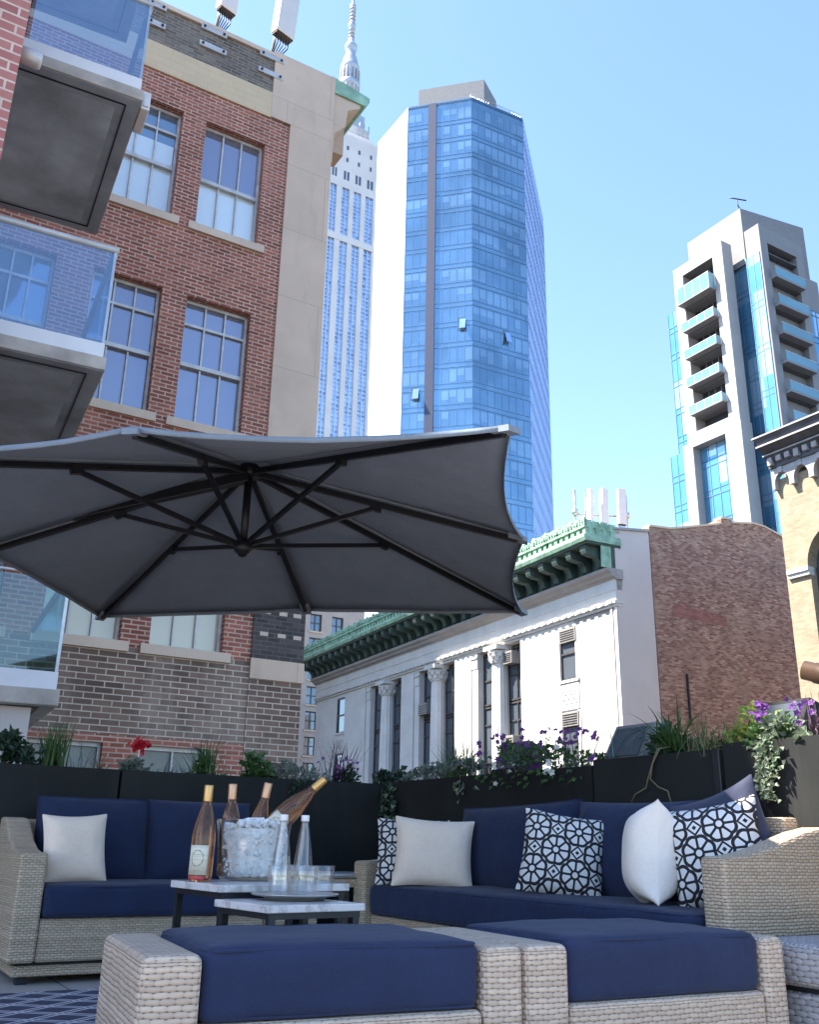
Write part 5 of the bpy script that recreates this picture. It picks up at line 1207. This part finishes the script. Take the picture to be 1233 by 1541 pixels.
# ------------------------------------------------------------------ blue glass tower
def glass_tower():
    P = [(71.57,134.19),(71.74,123.09),(80.29,114.69),(91.6,113.95),(114.35,136.0),(120,158),(92,166)]; H = 131.0; Z0 = -9
    t = thing('glass_tower', 'tall blue glass tower with one white flank, centre of the skyline', 'skyscraper', (92, 137, -9))
    b = MB(); b.prism([(x, y) for x, y in P], lambda x, y, d: (x + (92-x)*.004, y + (137-y)*.004, d), Z0, H-.6); b.build('core', M['tower_white'], t)
    fl = 3.85; rnd = random.Random(11)
    for i, (gm, lm, pitch, pos) in enumerate(((None, None, 0, 0), ('tower_glass', 'tower_line', 1.3, 1), ('tower_glass', 'tower_line', 1.3, 1), ('tower_side', 'tower_side_line', 1.3, 1))):
        f = Frame(P[i], P[i+1], ((P[i][0]+P[i+1][0])/2-94, (P[i][1]+P[i+1][1])/2-137))
        if i == 0:
            b = MB(); f.box(b, 0, f.L-.06, Z0, H, -.2, .12); w_ = b.build('white_flank', M['tower_white'], t)
            b = MB()
            for k in range(9): f.box(b, f.L*k/9+.6, f.L*k/9+.64, 0, H, .121, .126)
            for z, s_, h in ((63, 7.3, 2.2), (66, 6.1, 2.6), (92, 7.8, 2.0), (95, 7.2, 1.6)): f.box(b, s_, s_+.35, z, z+h, .121, .16)
            b.build('panel_joints', M['bulkhead'], w_); continue
        b = MB(); f.box(b, 0, f.L, Z0, H, -.2, 0); cw = b.build('curtain_wall', M[gm], t)
        nn = int(f.L/pitch); pp = f.L/nn
        for k in range(7, int((H-Z0)/fl)):
            z = Z0 + k*fl; b = MB()
            if z+fl > H: continue
            f.box(b, 0, f.L, z-.10, z+.02, 0, .06); f.box(b, 0, f.L, z+.78, z+.86, 0, .05)
            if i < 3:
                for q in range(nn+1): f.box(b, max(0, q*pp-.035), min(f.L, q*pp+.035), z+.86, z+fl-.10, 0, .04)
            else:
                for q in range(nn+1): f.box(b, max(0, q*pp-.05), min(f.L, q*pp+.05), z+.02, z+fl-.10, 0, .05)
            b.build('floor_band', M[lm], t)
        if i in (1, 2):      # vision panels with pale curtains, in runs
            z = 0
            for k in range(10, int((H-Z0)/fl)):
                z = Z0 + k*fl; b = MB(); any_ = False; runs = (rnd.random() < .6)
                for q in range(nn):
                    if i == 1 and abs(q*pp-4.8) < 1.6: continue
                    if (runs and rnd.random() < .72) or rnd.random() < .12:
                        h = rnd.choice((.55, 1, 1, .75)); zt = z+fl-.45; f.box(b, q*pp+.07, (q+1)*pp-.09, zt-(2.3*h), zt, .001, .012); any_ = True
                if any_: b.build('curtained_windows', M['tower_curtain'], cw)
        if i == 1:
            b = MB(); f.box(b, 3.9, 5.4, Z0, H, .0, .25); b.build('dark_spine', M['tower_spine'], t)
        if i in (1, 2):
            for s_, z in ((1.6, 71.6),) if i == 1 else ((0, 0),):
                pass
    f1 = Frame(P[1], P[2], (-1, -1)); f2 = Frame(P[2], P[3], (0, -1))
    for f, s_, z in ((f1, 1.7, 70.2), (f1, 9.6, 82.6), (f2, 6.2, 81.7)):
        b = MB(); f.box(b, s_-.1, s_+1.0, z-.1, z+2.3, .01, .06); w_ = b.build('open_window', M['win_dark'], t)
        b = MB(); b.obox(f.p(s_+.55, z+1.0, .45), f.t*.42, (f.n*.40+Vector((0,0,-.05))), Vector((0, 0, 1.0))); 
        b = MB(); b.add([f.p(s_+.22, z+2.0, .1), f.p(s_+1.25, z+2.0, .1), f.p(s_+1.25, z-.1, .75), f.p(s_+.22, z-.1, .75)], [(0,1,2,3)]); b.build('sash', M['tower_side'], w_, solid=.06, fix=False)
    b = MB(); b.prism([(x, y) for x, y in P], lambda x, y, d: (x, y, d), H-.59, H+.3); b.build('parapet', M['tower_line'], t)
    b = MB(); b.prism([(74.6,124.2),(83.6,115.3),(88.9,118.6),(88.5,128),(80,132)], lambda x, y, d: (x, y, d), H+.31, H+6.6); b.build('bulkhead', M['bulkhead'], t)
    b = MB()
    for k in range(24):
        a = Vector((80.4, 115.1, H)).lerp(Vector((91.4, 114.4, H)), k/23); b.tube([a, a+Vector((0, 0, 1.4))], .05, 5)
    b.tube([(80.4,115.1,H+1.4),(91.4,114.4,H+1.4)], .06, 5); b.build('roof_railing', M['steel'], t)
glass_tower()

# ------------------------------------------------------------------ stone skyscraper with mast
def stone_skyscraper():
    t = thing('stone_skyscraper', 'pale stone skyscraper with vertical window strips and a spire, beyond the brick block', 'skyscraper', (158, 352, -9)); Y = 335.0
    f = Frame((120, Y), (178.9, Y), (0, -1)); X = -120
    b = MB(); b.box(128, 178.8, Y+1.2, Y+38, -9, 322); b.build('shaft', M['esb_stone'], t)
    strips = []; c = 155.9
    for k in range(-3, 5): strips.append((c+5.55*k*1.0-1.75+.6*(k > 0), c+5.55*k*1.0+1.75+.6*(k > 0)))
    strips = [(154.3-.1-5.6*3+5.62*k, 154.3-.1-5.6*3+5.62*k+(3.6)) for k in range(0, 8)]
    strips = [(a, b_) for a, b_ in [(137.0,140.5),(142.6,146.1),(148.2,151.7),(154.0,157.3),(160.1,164.0),(166.3,170.3),(172.6,176.9)]]
    zt = 292.0
    prev = 128.0; b = MB()
    for a, b_ in strips + [(178.9, 180)]:
        f.box(b, prev+X, a+X, -9, zt, -1.4, .2); prev = b_
    b.build('piers', M['esb_stone'], t)
    b = MB(); f.box(b, 128+X, 178.9+X, zt, 323.4, -1.4, .12); b.build('upper_wall', M['esb_stone'], t)
    b = MB(); f.box(b, 128+X, 178.95+X, 262.2, 265.6, -1.0, .35); b.build('stone_band', M['esb_stone'], t)
    for i, (a, b_) in enumerate(strips):
        if b_ < 147: continue
        m = MB(); f.quad(m, a+X, b_+X, 100, zt, -.7); w_ = m.build('window_strip', M['esb_strip'], t, fix=False)
        m = MB(); mid = (a+b_)/2
        f.box(m, mid-.22+X, mid+.22+X, 100, zt, -.7, -.2)
        for x in (a, b_-.22): f.box(m, x+X, x+.22+X, 100, zt, -.7, -.35)
        rnd = random.Random(i)
        for k in range(int((zt-100)/2.05)):
            z = 100+k*2.05
            for x0, x1 in ((a+.22, mid-.22), (mid+.22, b_-.22)): f.box(m, x0+X, x1+X, z, z+rnd.choice((.55,.6,.95)), -.69, -.5)
        m.build('spandrels', M['esb_metal'], w_)
    for a, b_ in strips[3:]:
        for z0, z1 in ((296.5, 301.5), ):
            m = MB(); mid = (a+b_)/2; w2 = (b_-a)/2
            for x in (mid-w2*.75, mid+w2*.15): f.box(m, x+X, x+w2*.6+X, z0, z1, .12, .16); 
            m.build('window', M['win_dark'], t)
        for z0 in (307, 314):
            m = MB(); f.box(m, (a+b_)/2-.6+X, (a+b_)/2+.6+X, z0, z0+2.4, .12, .16); m.build('window', M['win_dark'], t)
    # crown and mooring mast
    mc = (168.3, 350.0)
    b = MB(); b.box(156, 177.5, Y+4, Y+34, 322, 329); b.box(159, 176.5, Y+6, Y+30, 329, 336); b.build('setback', M['esb_stone'], t)
    b = MB(); b.box(mc[0]-6.5, mc[0]+6.5, mc[1]-6.5, mc[1]+6.5, 336, 346); b.build('mast_base', M['esb_mast'], t)
    b = MB(); b.lathe([(5.0,346),(5.0,366),(5.6,366.5),(5.6,369),(4.6,370),(4.5,378),(4.9,378.4),(4.9,380),(4.2,381),(3.9,384),(3.0,387),(2.6,388),(2.5,391),(3.1,391.6),(3.2,394),(2.6,395),(1.7,397),(1.5,399)], 24, c=(mc[0], mc[1], 0)); ms = b.build('mooring_mast', M['esb_mast'], t)
    b = MB()
    for k in range(16):
        a = 6.283*k/16; b.obox((mc[0]+5.05*math.cos(a), mc[1]+5.05*math.sin(a), 357), Vector((math.cos(a), math.sin(a), 0))*.35, Vector((-math.sin(a), math.cos(a), 0))*.3, Vector((0, 0, 20)))
    for k in range(4):
        a = 6.283*(k+.5)/4; b.obox((mc[0]+5.6*math.cos(a), mc[1]+5.6*math.sin(a), 352), Vector((math.cos(a), math.sin(a), 0))*1.4, Vector((-math.sin(a), math.cos(a), 0))*.7, Vector((0, 0, 9)))
    b.build('mast_ribs', M['rail'], ms)
    b = MB(); b.lathe([(1.5,399),(1.35,406),(1.9,406.5),(1.9,409),(1.2,410),(1.1,419),(1.6,419.5),(1.6,422),(.8,423),(.7,432),(.3,450)], 12, c=(mc[0], mc[1], 0)); an = b.build('antenna', M['esb_mast'], t)
    b = MB()
    for k in range(9): b.lathe([(1.7,0),(1.75,.2),(1.7,.4)], 10, c=(mc[0], mc[1], 400+2.4*k))
    b.build('antenna_rings', M['rail'], an)
    b = MB()
    for x in (170.5, 173, 175.5): b.tube([(x, Y+5, 329), (x, Y+5, 338)], .25, 6)
    b.build('roof_aerials', M['steel'], t)
stone_skyscraper()

# ------------------------------------------------------------------ balcony tower (right)
def right_tower():
    t = thing('balcony_tower', 'modern stone and glass tower with stacked balconies, right of the sky', 'skyscraper', (95, 70, -9))
    f = Frame((86.46, 76.2), (86.46, 67.95), (-1, 0)); Lf = 8.25           # left portal, s from far to near
    g = Frame((88.9, 64.0), (97.35, 64.0), (0, -1))                          # right portal
    b = MB(); b.box(90.25, 101, 64.9, 77.6, -9, 71.6); b.box(88.35, 90.2, 69.7, 77.5, -9, 71.4); b.build('core', M['rt_grey'], t)
    b = MB(); b.prism([(89.6,76.0),(89.6,66.9),(100,65.2),(100,76)], lambda x, y, d: (x, y, d), 71.61, 80.0); b.build('penthouse', M['bulkhead'], t)
    # left portal frame
    zt = 74.5; oz0, oz1 = 50.2, 72.9; o0, o1 = 1.55, 6.65
    b = MB(); f.box(b, 0, o0, 49.0, zt, -1.85, 0); f.box(b, o1, Lf, 49.0, zt, -1.85, 0); f.box(b, o0, o1, oz1, zt, -1.85, 0); f.box(b, o0, o1, 48.3, oz0, -1.85, 0)
    b.build('stone_portal', M['rt_stone'], t)
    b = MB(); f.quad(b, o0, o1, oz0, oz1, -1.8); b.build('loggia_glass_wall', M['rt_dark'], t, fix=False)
    rnd = random.Random(2); fh = 3.95
    b = MB()
    for k in range(6):
        z = 52.2+k*fh+(0); 
        if z < oz1: 
            for q in range(5): f.box(b, o0+q*1.02, o0+q*1.02+.08, z+.1, min(z+fh-.3, oz1), -1.8, -1.7)
    b.build('loggia_mullions', M['rt_grey'], t)
    for k in range(5):
        z = 52.3+k*fh; top = k == 4
        b = MB(); f.box(b, o0-.0 if not top else o0-.2, o1+.1, z-.2, z, -1.8, .95 if not top else 1.25); sl_ = b.build('balcony', M['rt_grey'], t)
        hh = 1.05 if not top else 2.2
        b = MB(); d = .9 if not top else 1.2; f.box(b, o0-.1, o1+.08, z+.02, z+hh, d-.03, d); f.box(b, o1+.04, o1+.07, z+.02, z+hh, .05, d-.035); b.build('rail_glass', M['rt_rail'], sl_)
        b = MB(); f.box(b, o0-.12, o1+.1, z+hh, z+hh+.07, d-.06, d+.03)
        for q in range(5): f.box(b, o0-.1+q*1.28, o0-.04+q*1.28, z, z+hh, d+.001, d+.03)
        b.build('rail_frame', M['rail'], sl_)
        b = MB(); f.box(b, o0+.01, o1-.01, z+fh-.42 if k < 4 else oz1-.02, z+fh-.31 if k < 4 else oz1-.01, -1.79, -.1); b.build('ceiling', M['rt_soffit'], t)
    # lower portal, one bay wider
    b = MB(); f.box(b, -.75, .85, -9, 48.29, -1.9, .12); f.box(b, 6.0, Lf+.15, -9, 49.2, -1.9, .12); f.box(b, .851, 5.999, 48.27, 49.4, -1.9, .12); b.build('lower_portal', M['rt_stone'], t)
    b = MB(); f.box(b, -.75, 1.5, 48.295, 48.95, -1.9, .10); b.build('portal_ledge', M['rt_stone'], t)
    def curtain(fr, s0, s1, z0, z1, d, pitch=1.3, mat='rt_glass', name='curtain_wall'):
        b = MB(); fr.quad(b, s0, s1, z0, z1, d); cw = b.build(name, M[mat], t, fix=False)
        b = MB(); n = max(1, round((s1-s0)/pitch))
        for k in range(n+1): x = s0+(s1-s0)*k/n; fr.box(b, max(s0, x-.04), min(s1, x+.04), z0, z1, d, d+.06)
        z = z0
        while z < z1: fr.box(b, s0, s1, z, z+.09, d, d+.065); fr.box(b, s0, s1, min(z+.8, z1), min(z+.87, z1+.07), d, d+.062); z += 3.95
        b.build('mullions', M['tower_line'], cw)
    curtain(f, .85, 6.0, 10, 48.25, -1.2)
    curtain(f, -1.75, -.01, 30, 68.6, -.25, .85); curtain(f, -2.9, -.76, 5, 48.2, .08, 1.0)
    h = Frame((90, 69.7), (90, 64.9), (-1, 0)); curtain(h, -.0, 4.8, 8, 71.8, 0.05, 1.0)
    # glass bay in the re-entrant corner
    hb = Frame((88.9, 66.4), (88.9, 64.2), (-1, 0)); 
    b = MB(); b.box(88.84, 90.2, 64.3, 66.35, 8, 71.6); b.build('glass_bay', M['rt_glass'], t)
    b = MB()
    for z in range(10): 
        for dz in (0, .8): b.box(88.80, 90.2, 64.26, 66.39, 10+z*6.0+dz, 10.09+z*6.0+dz)
    for y in (64.3, 65.3, 66.3): b.box(88.79, 88.88, y-.04, y+.04, 8, 71.6)
    b.build('bay_mullions', M['tower_line'], t)
    # right portal
    zt = 75.6; o0, o1 = 1.35, 6.95; oz0, oz1 = 12, 73.2
    b = MB(); g.box(b, 0, o0, -9, zt, -2.2, 0); g.box(b, o1, 8.4, -9, zt-.3, -2.2, 0); g.box(b, o0, o1, oz1, zt-.15, -2.2, 0); b.build('stone_portal', M['rt_grey'], t)
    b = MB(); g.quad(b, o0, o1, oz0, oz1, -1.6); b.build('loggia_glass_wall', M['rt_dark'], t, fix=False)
    for k in range(9):
        z = 36.6+k*fh
        if z > 69.5: continue
        b = MB(); g.box(b, o0, o1, z-.3, z, -1.6, .75); sl_ = b.build('balcony', M['rt_grey'], t)
        b = MB(); g.box(b, o0, o1+.1, z+.02, z+1.15, .70, .74); b.build('rail_glass', M['rt_rail'], sl_)
        b = MB(); g.box(b, o0-.02, o1+.12, z+1.15, z+1.22, .68, .77); b.build('rail_frame', M['rail'], sl_)
        b = MB(); g.box(b, o0+.01, o1-.01, z+fh-.42, z+fh-.31, -1.59, -.05); b.build('ceiling', M['rt_soffit'], t)
    curtain(Frame((97.4, 64.2), (104, 64.2), (0, -1)), 0, 6, 10, 66, 0, 1.3)
    b = MB(); b.box(97.35, 103.5, 64.3, 76, -9, 66); b.build('east_wing', M['rt_grey'], t)
    b = MB(); b.tube([(91.6,68.2,80),(91.6,68.2,81.2),(91.3,68.4,82.0),(91.25,68.45,82.9)], .09, 6); b.tube([(90.5,69.1,83.5),(92.2,67.7,82.8)], .10, 6); b.build('roof_davit', M['steel_dark'], t)
right_tower()

# ------------------------------------------------------------------ far apartment block between the brick and white buildings
def far_apartments():
    Y = 75.0; k = Y/62
    t = thing('apartment_building', 'distant beige apartment block seen between the brick and white buildings', 'building', (38, Y+8, -9))
    f = Frame((24, Y), (40.3, Y), (0, -1)); X = -24
    xs = [34.2-4.7, 34.8, 37.05, 38.9]; rows = []
    z = 1.2
    while z < 20: rows.append(z); z += 1.86*k*.95
    ops = [(x+X, x+1.15+X, z, z+1.55) for x in (29.6, 31.9, 34.85, 37.0) for z in rows if z < 20]
    b = MB(); f.wall(b, 0, 16.3, -9, 22.2, ops, depth=.3); b.build('front_wall', M['far_stone'], t, fix=False)
    b = MB(); b.box(24, 40.2, Y+.6, Y+16, -9, 21.9); b.build('body', M['far_stone'], t)
    b = MB(); f.box(b, 0, 16.4, 22.2, 22.5, -.6, .3); b.build('coping', M['sill'], t)
    for s0, s1, z0, z1 in ops:
        if s0+24 < 34: continue
        b = MB()
        for x in (s0, (s0+s1)/2-.04, s1-.08): f.box(b, x, x+.08, z0, z1, -.28, -.2)
        for zz in (z0, (z0+z1)/2-.04, z1-.08): f.box(b, s0, s1, zz, zz+.08, -.281, -.201)
        w_ = b.build('window', M['win_bronze'], t)
        b = MB(); f.quad(b, s0, s1, z0, z1, -.26); b.build('pane', M['win_blind' if (z0*7 % 3) < 1 else 'win_dark'], w_, fix=False)
        b = MB(); f.box(b, s0-.1, s1+.1, z0-.15, z0-.002, -.1, .1); b.build('sill', M['sill'], w_)
far_apartments()
